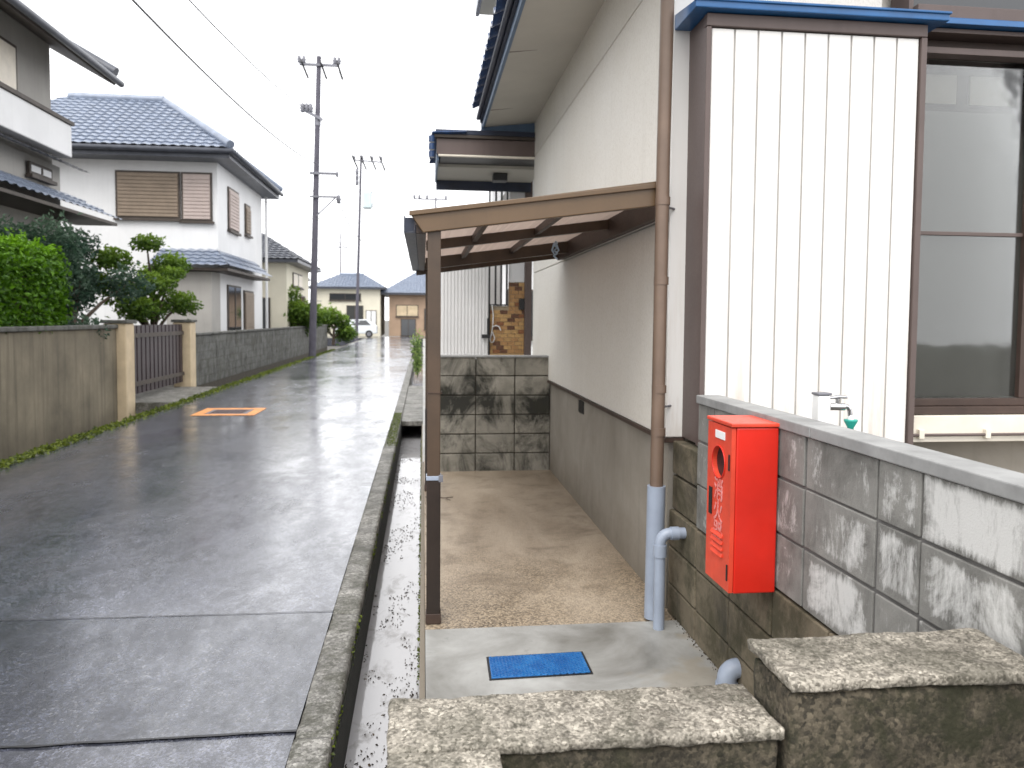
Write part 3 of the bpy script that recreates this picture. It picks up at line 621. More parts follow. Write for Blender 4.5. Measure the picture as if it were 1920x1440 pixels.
for i in range(4): MB().hexa([(X0-.009, cy_-.055, .662+i*.024), (X0-.009, cy_+.055, .662+i*.024), (X0, cy_+.055, .662+i*.024), (X0, cy_-.055, .662+i*.024), (X0-.002, cy_-.055, .676+i*.024), (X0-.002, cy_+.055, .676+i*.024), (X0, cy_+.055, .676+i*.024), (X0, cy_-.055, .676+i*.024)]).build('louvre', m_redtop, dr, .001)
for i, ch in enumerate('消火器'):
    fc = bpy.data.curves.new('glyph', 'FONT'); fc.body = ch; fc.size = .092; fc.extrude = .0006; fc.align_x = 'CENTER'; fc.align_y = 'CENTER'; fc.offset = .0012
    fo = bpy.data.objects.new('glyph', fc); COL.objects.link(fo); bpy.context.view_layer.update()
    me = bpy.data.meshes.new_from_object(fo.evaluated_get(bpy.context.evaluated_depsgraph_get())); bpy.data.objects.remove(fo)
    R_ = Matrix(((0, 0, -1), (-1, 0, 0), (0, 1, 0))).to_4x4(); me.transform(Matrix.Translation((X0-.0015, cy_-.004, .905-i*.082)) @ R_)
    link('lettering', me, m_letter, dr)
for zz in (.62, 1.08): B(X1-.002, X1+.004, Ya+.03, Yb-.03, zz-.02, zz+.02).build('wall_bracket', m_steel, bx)

mc = thing('meter_cover', 'blue rectangular water meter cover set in the concrete apron', 'meter cover', (.513, 3.31, .008))
V = [(.285, 3.19), (.74, 3.205), (.74, 3.43), (.29, 3.415)]
def plate(q, z0, z1, ins=0.0):
    cx = sum(p[0] for p in q)/4; cy2 = sum(p[1] for p in q)/4; q = [(p[0]+(ins if p[0] < cx else -ins), p[1]+(ins if p[1] < cy2 else -ins)) for p in q]
    return MB().hexa([p+(z0,) for p in q]+[p+(z1,) for p in q])
plate(V, -.01, .0115).build('rim', m_black, mc)
lidm = plate(V, 0, .016, .010); ld = lidm.build('lid', m_meter, mc, .003)
st = MB()
for i in range(30):
    for j in range(13):
        x = .306+i*.0145; yy = 3.212+j*.0155+.008*(i % 2)
        if x < .722 and yy < 3.406: st.box(x-.0042, x+.0042, yy-.0042, yy+.0042, .016, .0185)
st.build('grip_studs', m_meter, ld, kind='stuff')

def elbow(c, r, a0, a1, plane='xz', n=10):
    return [Vector(c)+Vector((r*cos(a0+(a1-a0)*i/n), 0, r*sin(a0+(a1-a0)*i/n))) for i in range(n+1)]
dpipe = thing('drain_pipe', 'thin grey drain pipe bending into the mossy footing wall', 'pipe', (1.18, 3.68, 0))
MB().tube([(1.175, 3.66, .008), (1.175, 3.66, .43)]+elbow((1.225, 3.66, .44), .05, pi, pi/2)+[(1.31, 3.66, .49)], .028, 16).build('pipe', m_pvc, dpipe)
MB().tube([(1.175, 3.66, .375), (1.175, 3.66, .435)], .033, 16).build('socket', m_pvc, dpipe)
MB().tube([(1.228, 3.66, .49), (1.268, 3.66, .49)], .033, 16).build('socket', m_pvc, dpipe)
dp2 = thing('drain_pipe', 'short grey elbow pipe at the foot of the mossy wall near the coping', 'pipe', (1.31, 3.05, 0))
MB().tube([(1.255, 2.99, -.01), (1.255, 2.99, .055)]+elbow((1.30, 2.99, .065), .045, pi, pi/2)+[(1.34, 2.99, .11)], .040, 18).build('pipe', m_pvc, dp2)
MB().tube([(1.255, 2.99, .0), (1.255, 2.99, .05)], .046, 18).build('socket', m_pvc, dp2)

tp = thing('tap_post', 'white standpipe with a chrome tap behind the boundary wall', 'tap', (1.80, 3.3, .18))
B(1.775, 1.835, 3.27, 3.33, .18, 1.215).build('post', m_plate, tp, .006)
B(1.772, 1.838, 3.267, 3.333, 1.216, 1.228).build('post_cap', m_steel, tp, .003)
MB().tube([(1.835, 3.28, 1.165), (1.86, 3.275, 1.165), (1.90, 3.27, 1.165)], .017, 14).build('tap_body', m_chrome, tp)
MB().tube([(1.895, 3.27, 1.17), (1.915, 3.27, 1.165), (1.925, 3.27, 1.15), (1.928, 3.27, 1.125)], .011, 12).build('spout', m_chrome, tp)
MB().tube([(1.868, 3.274, 1.17), (1.868, 3.274, 1.20)], .010, 12).build('stem', m_chrome, tp)
MB().tube([(1.83, 3.275, 1.205), (1.868, 3.274, 1.210), (1.912, 3.272, 1.208)], [.006, .010, .006], 10).build('handle', m_chrome, tp)
MB().lathe((1.932, 3.27, 1.045), [(.004, 0), (.012, .0), (.014, .025), (.030, .055), (.030, .062), (.0, .062)], 18).build('hose_funnel', m_green, tp)
MB().tube([(1.932, 3.27, 1.107), (1.932, 3.27, 1.128)], .014, 12).build('hose_collar', m_plate, tp)
tw = MB(); tw.tube([(.13, 6.6, .004), (.19, 6.55, .012), (.26, 6.60, .006)], .004, 5); tw.tube([(.19, 6.55, .012), (.20, 6.49, .02), (.235, 6.46, .012)], .003, 5)
tw.build('twig', m_bark, label='small dry twig lying on the brown yard floor', category='twig')

# ================================================================== ENTRANCE PORCH
pr = thing('entrance_porch', 'flat porch roof with blue tile edge projecting from the far house corner', 'porch', (.7, 9.6, 3.3))
B(.15, 1.285, 8.90, 8.935, 3.425, 3.60).build('near_fascia', m_taupe, pr, .004)
B(.12, 1.30, 8.87, 8.93, 3.605, 3.64).build('roof_edge', m_wood, pr, .004)
B(.14, 1.45, 8.88, 10.45, 3.645, 3.70).build('roof_sheet', m_navy, pr, .004)
B(.17, 1.285, 8.89, 8.94, 3.40, 3.421).build('white_trim', m_cream, pr, .004)
B(.20, 1.45, 8.945, 9.50, 3.43, 3.46).build('recess_shade', m_black, pr)  # black colour stands in for the shade inside the porch recess
B(.18, 1.45, 9.505, 10.40, 3.395, 3.44).build('soffit', m_soffit, pr)
B(.17, 1.45, 10.41, 10.45, 3.27, 3.64).build('far_fascia', m_navy, pr, .004)
B(.155, .178, 8.94, 10.40, 3.36, 3.60).build('end_fascia', m_greyblue, pr)
B(.88, 1.06, 9.75, 9.95, 3.30, 3.39).build('porch_lamp', m_black, pr, .01)
for i in range(6):
    o = link('eave_tile', pt, None, pr); o.location = (.085, 8.98+i*.27, 3.62); o.rotation_euler.y = .36
for i in range(3):
    MB().tube([(.095, 8.885, 3.38+i*.085), (.095, 8.885, 3.45+i*.085)], .035, 12).build('end_tile', m_tile, pr)
YP = 10.5
for xx in (.90, .985, 1.062, 1.14): B(xx-.012, xx+.012, YP-.02, YP+.02, 1.735 if xx > .92 else .0, 3.45).build('lattice_bar', m_black, pr)
B(.89, 1.16, YP-.018, YP+.018, 1.732, 1.752).build('lattice_foot', m_black, pr)
B(1.175, 1.385, YP+.03, YP+.1, 2.06, 3.5).build('panel', m_plaster, pr)
B(1.385, 1.48, YP-.04, YP+.1, -.02, 3.5).build('corner_post', m_taupe, pr, .004)
B(.915, 1.16, 11.3, 11.36, 0, 2.9).build('back_panel', m_ribwhite, pr)
tw_ = thing('tiled_wall', 'low porch wall faced with brown and ochre brick tiles', 'wall', (1.13, YP, 0))
B(.905, 1.172, YP+.012, YP+.1, 0, 1.728).build('core', m_grout, tw_); B(1.1725, 1.384, YP+.012, YP+.1, 0, 2.055).build('core', m_grout, tw_)
tl = {}
for r_ in range(40):
    z = .62+r_*.054; x = .907-(r_ % 2)*.051
    if z > 2.03: break
    while x < 1.382:
        a = max(x, .907 if z < 1.70 else 1.175); b = min(x+.094, 1.382)
        if b-a > .02:
            mi = random.choices(range(4), (5, 5, 2, 1.3))[0]; key = (round(b-a, 3), mi)
            if key not in tl:
                tl[key] = B(-(b-a)/2, (b-a)/2, -.006, .006, -.0242, .0242).mesh('tile'); tl[key].materials.append(TILES[mi])
            o = link('tile', tl[key], None, tw_); o.location = ((a+b)/2, YP+.007+random.uniform(-.001, .001), z)
        x += .100
B(1.31, 1.38, YP-.045, YP, 1.68, 1.83).build('intercom', m_black, label='small black intercom on the tiled porch wall', category='intercom')
def cs(x, z): return (x*1.129, YP-.03, 1.55+(z-1.55)*1.129)
ctrl = [(.83, 1.72), (.845, 1.60), (.842, 1.48), (.825, 1.38), (.808, 1.30), (.822, 1.265), (.850, 1.275), (.865, 1.32), (.845, 1.37), (.828, 1.41), (.84, 1.455), (.875, 1.47), (.915, 1.46), (.94, 1.41)]
coil = MB().tube([cs(*p) for p in ctrl], .007, 8)
coil.build('cable_coil', m_plate, label='white cable looped on the brick tiled porch wall', category='cable')
gt = thing('ribbed_panel', 'white ribbed metal panel standing behind the stained block wall', 'panel', (.55, 10.4, 0))
V = []; Fc = []; n = 0; x = .24; prof = []
while x < .865: prof += [(x, 0), (x+.020, 0), (x+.026, -.016), (x+.040, -.016)]; x += .046
prof = prof[:-1]
for zz in (0, 2.45): V += [(a, 10.42+b, zz) for a, b in prof]
w = len(prof); Fc = [(i, i+1, w+i+1, w+i) for i in range(w-1)]
o = MB().add(V, Fc).build('ribbed_sheet', m_ribwhite, gt); sd_ = o.modifiers.new('thickness', 'SOLIDIFY'); sd_.thickness = .004
B(.235, .885, 10.38, 10.43, 2.452, 2.49).build('top_rail', m_ribwhite, gt)
B(.79, .90, 10.34, 10.39, 1.29, 1.34).build('latch', m_black, gt, .004)
B(.862, .888, 10.36, 10.40, 1.34, 1.56).build('latch_plate', m_black, gt, .004)

# ================================================================== LEFT SIDE: walls, gate, plants
lwall = thing('garden_wall', 'beige stained garden wall below the hedge across the road', 'wall', (-5.35, 11, -.4))
B(-5.48, -5.30, 3, 14.1, -.5, 1.33).build('wall_body', m_beigewall, lwall, .01)
B(-5.50, -5.26, 3, 14.12, 1.332, 1.40).build('coping', m_farblock, lwall, .015)
for yy, lab in ((14.25, 'tan gate pillar at the end of the beige wall'), (18.0, 'tan gate pillar next to the dark block wall')):
    p = thing('gate_pillar', lab, 'pillar', (-5.3, yy, 0), 'gate pillars'); B(-5.52, -5.14, yy-.18, yy+.22, -.5, 1.42).build('shaft', m_pillar, p, .02); B(-5.55, -5.11, yy-.21, yy+.25, 1.422, 1.48).build('cap', m_farblock, p, .01)
gte = thing('gate', 'dark maroon slatted gate between the two tan pillars', 'gate', (-5.3, 16, 0))
for i in range(14):
    yy = 14.6+i*.23; B(-5.33, -5.30, yy, yy+.17, .1, 1.38).build('slat', m_gate, gte)
B(-5.30, -5.27, 14.52, 17.78, .25, .33).build('rail', m_wood, gte); B(-5.30, -5.27, 14.52, 17.78, 1.15, 1.23).build('rail', m_wood, gte)
B(-5.8, -4.425, 14.5, 17.75, -.4, -.01).build('gate_apron', m_kerb, kind='structure')
fwall = thing('block_wall', 'dark weathered block wall beyond the tan gate pillars', 'wall', (-5.35, 28, 0))
B(-5.45, -5.33, 18.25, 44, -.5, 1.08).build('mortar_core', m_dmortar, fwall)
for r_ in range(6):
    yy = 18.27
    while yy < 43.5: block(fwall, m_farblock, .79, .19, .14, (-5.39, yy+.4, .0+r_*.2), pi/2, bevel=0); yy += .80
B(-5.48, -5.28, 18.25, 44, 1.105, 1.16).build('coping', m_farblock, fwall, .01)

def clump_pts(c, rad, n, tint0=.1, tint1=1.0, hollow=.55, squash=1.0):
    out = []
    c = Vector(c)
    for _ in range(n):
        d = Vector((random.gauss(0, 1), random.gauss(0, 1), random.gauss(0, 1))).normalized(); r = rad*(1.0 if random.random() < .9 else random.uniform(1.05, 1.45))*(hollow+(1-hollow)*random.random()**.6)*(1+.35*noise.noise((c+d*rad)*2.6))
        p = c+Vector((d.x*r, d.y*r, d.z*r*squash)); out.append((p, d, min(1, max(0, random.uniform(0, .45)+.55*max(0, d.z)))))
    return out
hd = thing('hedge', 'bright green clipped hedge above the beige wall', 'hedge', (-5.9, 10, 0))
pts = []
for i in range(26000):
    f_ = random.random(); yy = random.uniform(5.5, 12.5); bul = .10*noise.noise(Vector((yy*1.4, f_*3, .3)))+.05*noise.noise(Vector((yy*5, f_*9, 1.3)))
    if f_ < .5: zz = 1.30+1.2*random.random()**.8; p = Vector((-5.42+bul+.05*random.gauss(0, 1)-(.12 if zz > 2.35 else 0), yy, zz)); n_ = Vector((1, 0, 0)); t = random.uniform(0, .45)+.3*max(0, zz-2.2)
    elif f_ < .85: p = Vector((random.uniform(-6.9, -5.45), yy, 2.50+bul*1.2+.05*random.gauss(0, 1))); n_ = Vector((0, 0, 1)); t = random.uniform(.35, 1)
    else: p = Vector((random.uniform(-6.9, -5.45), 12.5+bul+.05*random.gauss(0, 1), random.uniform(1.3, 2.5))); n_ = Vector((0, 1, 0)); t = random.uniform(0, .5)
    pts.append((p, n_, t))
leaves('foliage', pts, m_hedge, hd, .085, .6)
pts = []
for i in range(260):
    yy = random.uniform(5.6, 12.4); x = random.uniform(-6.6, -5.45); b_ = Vector((x, yy, 2.5)); d_ = Vector((random.gauss(0, .35), random.gauss(0, .35), 1)).normalized()
    for j in range(9): pts.append((b_+d_*(.03*j*random.uniform(.5, 1.2))+Vector((random.gauss(0, .02), random.gauss(0, .02), 0)), d_, random.uniform(.5, 1)))
leaves('young_shoots', pts, m_hedge, hd, .07, .45)
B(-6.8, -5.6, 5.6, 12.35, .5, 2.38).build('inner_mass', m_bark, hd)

def tree(name, label, base, h, clumps, mat, leaf, nleaf, cat='tree', squash=.8, trunk_r=.09, hollow=.35, group=None):
    t = thing(name, label, cat, base, group); b = Vector(base); tr = MB()
    top = b+Vector((random.uniform(-.1, .1), random.uniform(-.1, .1), h*.8)); mids = [b.lerp(top, i/5)+Vector((noise.noise(b+Vector((i, 0, 0)))*.12, noise.noise(b+Vector((0, i, 3)))*.12, 0)) for i in range(6)]
    tr.tube(mids, [trunk_r*(1-.14*i) for i in range(6)], 9)
    for (dx, dy, dz, r) in clumps:
        c = b+Vector((dx, dy, dz)); st_ = mids[min(4, max(1, int(dz/h*4)))]; tr.tube([st_, st_.lerp(c, .5)+Vector((0, 0, .06)), c], [trunk_r*.5, trunk_r*.35, trunk_r*.15], 6)
    tr.build('trunk', m_bark, t)
    pts = []; tot = sum(r*r for *_, r in clumps)
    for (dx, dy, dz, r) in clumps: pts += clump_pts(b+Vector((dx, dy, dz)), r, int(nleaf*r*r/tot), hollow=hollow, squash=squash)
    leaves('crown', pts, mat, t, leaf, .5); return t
random.seed(21)
def rc(n, R, z0, z1, r0, r1): return [(random.uniform(-R, R), random.uniform(-R, R), random.uniform(z0, z1), random.uniform(r0, r1)) for _ in range(n)]
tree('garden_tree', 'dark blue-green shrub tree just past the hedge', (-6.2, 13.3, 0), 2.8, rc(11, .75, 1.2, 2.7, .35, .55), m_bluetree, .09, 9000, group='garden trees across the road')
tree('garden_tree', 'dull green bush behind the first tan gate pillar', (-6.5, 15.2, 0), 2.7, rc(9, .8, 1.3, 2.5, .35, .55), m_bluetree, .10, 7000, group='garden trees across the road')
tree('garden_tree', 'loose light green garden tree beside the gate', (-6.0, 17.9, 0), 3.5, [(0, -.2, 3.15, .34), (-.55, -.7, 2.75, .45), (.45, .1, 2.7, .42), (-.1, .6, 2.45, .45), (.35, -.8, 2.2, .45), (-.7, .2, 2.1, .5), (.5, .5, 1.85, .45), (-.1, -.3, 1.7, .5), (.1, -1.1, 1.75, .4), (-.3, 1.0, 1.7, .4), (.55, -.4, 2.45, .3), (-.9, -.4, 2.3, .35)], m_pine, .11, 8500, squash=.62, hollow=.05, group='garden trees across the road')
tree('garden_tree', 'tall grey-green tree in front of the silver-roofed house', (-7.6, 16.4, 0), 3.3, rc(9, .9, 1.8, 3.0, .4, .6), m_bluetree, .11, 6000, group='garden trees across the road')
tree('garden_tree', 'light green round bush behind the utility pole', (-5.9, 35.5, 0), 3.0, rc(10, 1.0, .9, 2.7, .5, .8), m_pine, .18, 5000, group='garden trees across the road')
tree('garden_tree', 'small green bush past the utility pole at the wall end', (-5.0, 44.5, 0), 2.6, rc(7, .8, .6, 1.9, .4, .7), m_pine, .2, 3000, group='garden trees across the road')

# ================================================================== HOUSES BEYOND
def slope(mb, a, b, c, d, tile=.28, amp=.035, row=.30):
    """a tiled roof slope: a,b along the eave, c,d along the ridge (above b and a)"""
    a, b, c, d = map(Vector, (a, b, c, d)); e = (b-a).normalized(); n = e.cross(((d-a)+(c-b))).normalized()
    if n.z < 0: n = -n
    R_ = max(3, int((((d+c)/2)-((a+b)/2)).length/row)); Cn = max(8, int((b-a).length/(tile/4))); V = []; Fc = []
    for r in range(R_):
        for s_ in (0, 1):
            v = (r+s_)/R_
            for i in range(Cn+1):
                u = i/Cn; p = a.lerp(b, u).lerp(d.lerp(c, u), v); s__ = (p-a).dot(e); V.append(p+n*(amp*.5*cos(2*pi*s__/tile)+(.04 if s_ == 0 else 0.0)))
    w = Cn+1
    for r in range(R_):
        o = r*2*w
        for i in range(Cn):
            Fc.append((o+i, o+i+1, o+w+i+1, o+w+i))
            if r: Fc.append((o-w+i, o-w+i+1, o+i+1, o+i))
    mb.add(V, Fc)
def window(parent, face, a0, a1, z0, z1, pos, mat, louv=0, frame=m_wood):
    """a window on an x- or y-facing wall (face 'x' faces the road, 'y' faces the viewer)"""
    d = .05
    def bb(p0, p1, q0, q1, e0, e1):
        return B(pos+e0, pos+e1, p0, p1, q0, q1) if face == 'x' else B(p0, p1, pos-e1, pos-e0, q0, q1)
    w_ = bb(a0, a1, z0, z1, .0, .05).build('window', frame, parent)
    bb(a0+.06, a1-.06, z0+.06, z1-.06, .045, .058).build('pane', mat, w_)
    if louv:
        n = int((z1-z0-.12)/.11)
        for i in range(n): bb(a0+.07, a1-.07, z0+.07+i*.11, z0+.07+i*.11+.085, .058, .085).build('slat', mat, w_)
    else: bb((a0+a1)/2-.025, (a0+a1)/2+.025, z0+.06, z1-.06, .058, .075).build('mullion', frame, w_)
    bb(a0-.05, a1+.05, z0-.07, z0-.002, .0, .12).build('sill', frame, w_)

# A: dark-roofed two-storey house, near left
A = thing('house', 'grey two-storey house with dark tiled eaves at the far left', 'house', (-11, 12, 0))
B(-14, -7.45, 3, 17, 0, 4.6).build('wall', m_plastergrey, A); B(-14, -7.55, 3, 16.9, 4.6, 7.1).build('wall', m_plastergrey, A)
rf = MB(); slope(rf, (-6.55, 2, 6.62), (-6.55, 17.75, 6.62), (-10.6, 17.75, 8.9), (-10.6, 2, 8.9)); slope(rf, (-14.6, 17.75, 6.62), (-14.6, 2, 6.62), (-10.6, 2, 8.9), (-10.6, 17.75, 8.9)); ro = rf.build('roof', m_roofdark, A)
MB().hexa([(-6.6, 2, 6.50), (-6.6, 17.7, 6.50), (-10.6, 17.7, 8.75), (-10.6, 2, 8.75), (-6.56, 2, 6.60), (-6.56, 17.7, 6.60), (-10.6, 17.7, 8.85), (-10.6, 2, 8.85)]).build('eave_soffit', m_wood, ro)
MB().tube([(-6.5, 2, 6.56), (-6.5, 17.8, 6.56)], .07, 10).build('gutter', m_roofdark, ro)
MB().tube([(-6.6, 17.75, 6.78), (-10.6, 17.75, 9.05)], .13, 10).build('verge_tiles', m_roofdark, ro)
B(-7.5, -7.20, 3, 17.0, 4.80, 5.45).build('balcony_wall', m_plaster, A, .02)
B(-7.5, -7.16, 3, 17.05, 5.455, 5.53).build('balcony_rail', m_wood, A)
r2_ = MB(); slope(r2_, (-6.95, 3, 4.50), (-6.95, 17.3, 4.50), (-7.5, 17.3, 4.75), (-7.5, 3, 4.75), .28, .02, .25); r2_.build('skirt_roof', m_roofdark, A)
r3_ = MB(); slope(r3_, (-6.55, 3, 3.62), (-6.55, 17.8, 3.62), (-7.5, 17.4, 4.12), (-7.5, 3, 4.12)); lo = r3_.build('lower_roof', m_roofblue, A)
B(-7.45, -6.6, 3, 17.7, 3.50, 3.56).build('lower_soffit', m_wood, lo)
for y0, y1 in ((8.6, 10.4), (11.3, 13.1)): window(A, 'x', y0, y1, 5.6, 6.5, -7.5, m_glass)
window(A, 'x', 13.6, 15.4, 5.6, 6.5, -7.5, m_cream); window(A, 'x', 15.6, 16.5, 4.22, 4.46, -7.42, m_plaster)
for y0 in (9.5, 12.2, 14.4): window(A, 'x', y0, y0+1.7, 1.0, 2.9, -7.43, m_glass)

# B: silver-blue hip roof
Bh = thing('house', 'white two-storey house with silver-blue hip roof and brown shutters', 'house', (-10, 28, 0))
B(-15, -6.35, 25, 31.6, 0, 6.45).build('wall', m_plaster, Bh)
ex0, ex1, ey0, ey1, ez, rz = -15.8, -5.75, 24.2, 32.4, 6.62, 9.0
ra, rb = (-12, 28.2, rz), (-8.9, 28.2, rz)
rf = MB(); slope(rf, (ex0, ey0, ez), (ex1, ey0, ez), rb, ra); slope(rf, (ex1, ey0, ez), (ex1, ey1, ez), rb, rb); slope(rf, (ex1, ey1, ez), (ex0, ey1, ez), ra, rb); slope(rf, (ex0, ey1, ez), (ex0, ey0, ez), ra, ra)
ro = rf.build('roof', m_roofblue, Bh)
B(ex0+.05, ex1-.05, ey0+.05, ey1-.05, ez-.30, ez-.02).build('eave_board', m_roofdark, ro)
MB().tube([(ex0, ey0-.05, ez-.10), (ex1+.05, ey0-.05, ez-.10), (ex1+.05, ey1, ez-.10)], .08, 8).build('gutter', m_roofdark, ro)
MB().tube([ra, rb], .16, 10).build('ridge_tiles', m_roofblue, ro)
MB().tube([rb, (ex1, ey0, ez+.1)], .13, 10).build('hip_tiles', m_roofblue, ro); MB().tube([rb, (ex1, ey1, ez+.1)], .13, 10).build('hip_tiles', m_roofblue, ro)
window(Bh, 'y', -9.35, -7.45, 4.55, 6.0, 25, m_shutter, 1); window(Bh, 'y', -7.42, -6.5, 4.5, 6.0, 25, m_shutterl, 1)
window(Bh, 'x', 26.2, 27.6, 4.4, 5.8, -6.35, m_shutterl, 1); window(Bh, 'x', 28.6, 29.4, 4.5, 5.6, -6.35, m_shutter, 1)
lr = MB(); slope(lr, (-8.0, 23.6, 3.05), (-5.7, 23.6, 3.05), (-6.4, 25, 3.65), (-8.0, 25, 3.65)); slope(lr, (-5.7, 23.6, 3.05), (-5.7, 30.2, 3.05), (-6.4, 30.2, 3.65), (-6.4, 25, 3.65)); l2 = lr.build('lower_roof', m_roofblue, Bh)
B(-8, -5.75, 23.7, 30.1, 2.92, 3.0).build('lower_soffit', m_wood, l2)
B(-7.6, -6.3, 24.0, 24.99, 0, 2.9).build('bay_wall', m_plastergrey, Bh)
window(Bh, 'x', 26.0, 27.8, .6, 2.6, -6.35, m_glass); window(Bh, 'x', 28.3, 29.8, .8, 2.5, -6.35, m_shutter, 1)
MB().tube([(-6.2, 31.7, 0), (-6.2, 31.7, 6.4)], .05, 8).build('downpipe', m_plaster, Bh)

# C and further houses
def far_house(label, x0, x1, y0, y1, zw, zr, wall, roof, ov=.5, wins=(), gable_x=True):
    h = thing('house', label, 'house', ((x0+x1)/2, (y0+y1)/2, 0)); B(x0, x1, y0, y1, 0, zw).build('wall', wall, h)
    rf = MB(); ym = (y0+y1)/2; a, b, c, d = x0-ov, x1+ov, y0-ov, y1+ov; i_ = min((x1-x0)*.3, 2.2)
    slope(rf, (a, c, zw), (b, c, zw), (b-i_-ov, ym, zr), (a+i_+ov, ym, zr)); slope(rf, (b, c, zw), (b, d, zw), (b-i_-ov, ym, zr), (b-i_-ov, ym, zr)); slope(rf, (b, d, zw), (a, d, zw), (a+i_+ov, ym, zr), (b-i_-ov, ym, zr)); slope(rf, (a, d, zw), (a, c, zw), (a+i_+ov, ym, zr), (a+i_+ov, ym, zr))
    r = rf.build('roof', roof, h); B(a+.03, b-.03, c+.03, d-.03, zw-.14, zw-.01).build('eave_board', m_roofdark, r)
    MB().tube([(a+i_+ov, ym, zr+.03), (b-i_-ov, ym, zr+.03)], .12, 8).build('ridge_tiles', roof, r)
    for (f, a0, a1, z0, z1, m) in wins: window(h, f, a0, a1, z0, z1, x1 if f == 'x' else y0, m)
    return h
far_house('white house with dark blue roof behind the nearer utility pole', -12, -5.9, 34.5, 41, 4.05, 5.6, m_yellow, m_roofdark, .6, (('y', -7.9, -6.6, 1.0, 2.4, m_glass), ('x', 35.5, 37, 1.0, 2.6, m_plaster), ('x', 38, 39.5, 1.0, 2.6, m_glass), ('x', 36, 38.6, 2.95, 3.6, m_cream)))
far_house('cream house with grey roof beside the farther utility pole', -9, -3.6, 66, 74, 4.1, 5.4, m_yellow, m_roofblue, .5, (('y', -6.4, -5, .9, 2.6, m_glass), ('y', -4.8, -3.9, .9, 2.2, m_plaster), ('y', -7.8, -5.2, 3.0, 3.6, m_glass)))
far_house('brown house with pale blue roof closing the end of the road', -2.9, 6, 67, 75, 3.7, 5.7, m_brownhouse, m_roofblue, .7, (('y', -2.3, -.4, 1.7, 2.7, m_pillar), ('y', .1, 1.4, .6, 2.4, m_glass), ('y', -1.9, -.6, .0, 1.5, m_glass)))
far_house('white house with low dark roof far left of the road end', -17, -9.6, 56, 63, 4.6, 6.3, m_plaster, m_roofdark, .6, (('x', 57, 59, 1.0, 2.4, m_glass),))
# neighbour beyond the porch on the right
far_house('pale plaster house beyond the porch along the right kerb', 1.6, 8, 22, 30, 4.0, 5.6, m_plaster, m_roofblue, .6, (('y', 2.4, 4, 1, 2.4, m_glass),))

# parked car far down the road
car = thing('parked_car', 'small white car parked at the far end of the road', 'car', (-5.3, 62.2, 0))
prof = [(-1.65, .30), (-1.68, .62), (-1.55, .86), (-.95, .95), (-.45, 1.40), (.9, 1.44), (1.5, 1.02), (1.66, .92), (1.68, .32)]
V = []
for s_ in (-1, 1): V += [(-5.3+px, 62.2+s_*(.74 if pz < 1.0 else .60), pz) for px, pz in prof]
n = len(prof); MB().add(V, [tuple(range(n)), tuple(reversed(range(n, 2*n)))]+[(i, n+i, n+(i+1) % n, (i+1) % n) for i in range(n)]).build('body', m_carwhite, car, .05)
MB().hexa([(-6.10, 61.50, .98), (-4.05, 61.50, .98), (-4.05, 61.52, .98), (-6.10, 61.52, .98), (-5.70, 61.58, 1.34), (-4.45, 61.58, 1.37), (-4.45, 61.60, 1.37), (-5.70, 61.60, 1.34)]).build('side_window', m_glass, car)
for px in (-1.05, 1.08):
    w_ = MB().tube([(-5.3+px, 61.42, .29), (-5.3+px, 61.60, .29)], .29, 20).build('wheel', m_tyre, car); MB().tube([(-5.3+px, 61.41, .29), (-5.3+px, 61.43, .29)], .17, 14).build('rim', m_steel, w_)

# ================================================================== POLES AND WIRES
def pole(label, x, y, h, arms, r=.17, lean=(0, 0)):
    p = thing('utility_pole', label, 'utility pole', (x, y, 0), 'utility poles along the left side of the road')
    MB().tube([(x, y, -.4), (x+lean[0], y+lean[1], h)], [r, r*.62], 14).build('shaft', m_pole, p)
    return p
def insulator(p, at_, s_=1.0, tilt=0):
    MB().lathe(at_, [(.02*s_, 0), (.07*s_, .03*s_), (.05*s_, .07*s_), (.08*s_, .11*s_), (.05*s_, .16*s_), (.06*s_, .2*s_), (0, .26*s_)], 9).build('insulator', m_steel, p)
p1 = pole('tall concrete utility pole nearest on the left side of the road', -4.35, 31.0, 11.65, 0, .145, (.33, 0))
ax = -4.03
arm = MB().bar((ax-.72, 30.9, 11.3), (ax+.80, 30.9, 11.3), .09, .09).build('crossarm', m_steel, p1)
for dx in (-.72, -.55, .62, .78): insulator(arm, (ax+dx, 30.9, 11.34), 1.2)
for dx in (-.6, .12, .75): MB().tube([(ax+dx, 30.6, 11.32), (ax+dx+.06, 31.9, 11.1)], .045, 6).build('strain_insulator', m_wire, arm)
a2 = MB().bar((ax-.55, 30.85, 9.55), (ax+.15, 30.85, 9.2), .10, .10).build('bracket_arm', m_steel, p1)
for dx in (-.55, -.40, -.25): insulator(a2, (ax-.05+dx, 30.85, 9.45), 1.5)
MB().tube([(ax-.06, 31, 9.0), (ax-.05, 31, 9.35)], .125, 12).build('clamp_band', m_steel, p1)
a3 = MB().bar((ax-.35, 30.85, 7.15), (ax+.72, 30.85, 7.15), .09, .09).build('bracket_arm', m_steel, p1); insulator(a3, (ax+.70, 30.85, 7.02), .9)
a4 = MB().bar((ax-.35, 30.85, 6.25), (ax+.82, 30.85, 6.25), .07, .07).build('bracket_arm', m_steel, p1); MB().bar((ax-.1, 30.85, 5.5), (ax+.62, 30.85, 6.22), .05, .05).build('brace', m_steel, a4); insulator(a4, (ax+.75, 30.85, 6.0), 1.4)
for zz in (2.2, 3.0, 3.8, 4.6, 5.4): MB().bar((-4.45, 30.9, zz), (-3.95, 30.9, zz), .025, .025).build('step_bolt', m_steel, p1)
p2 = pole('utility pole with pale transformer box further down the road', -4.5, 53, 12.45, 0, .115, (.36, 0))
bx2 = -4.15
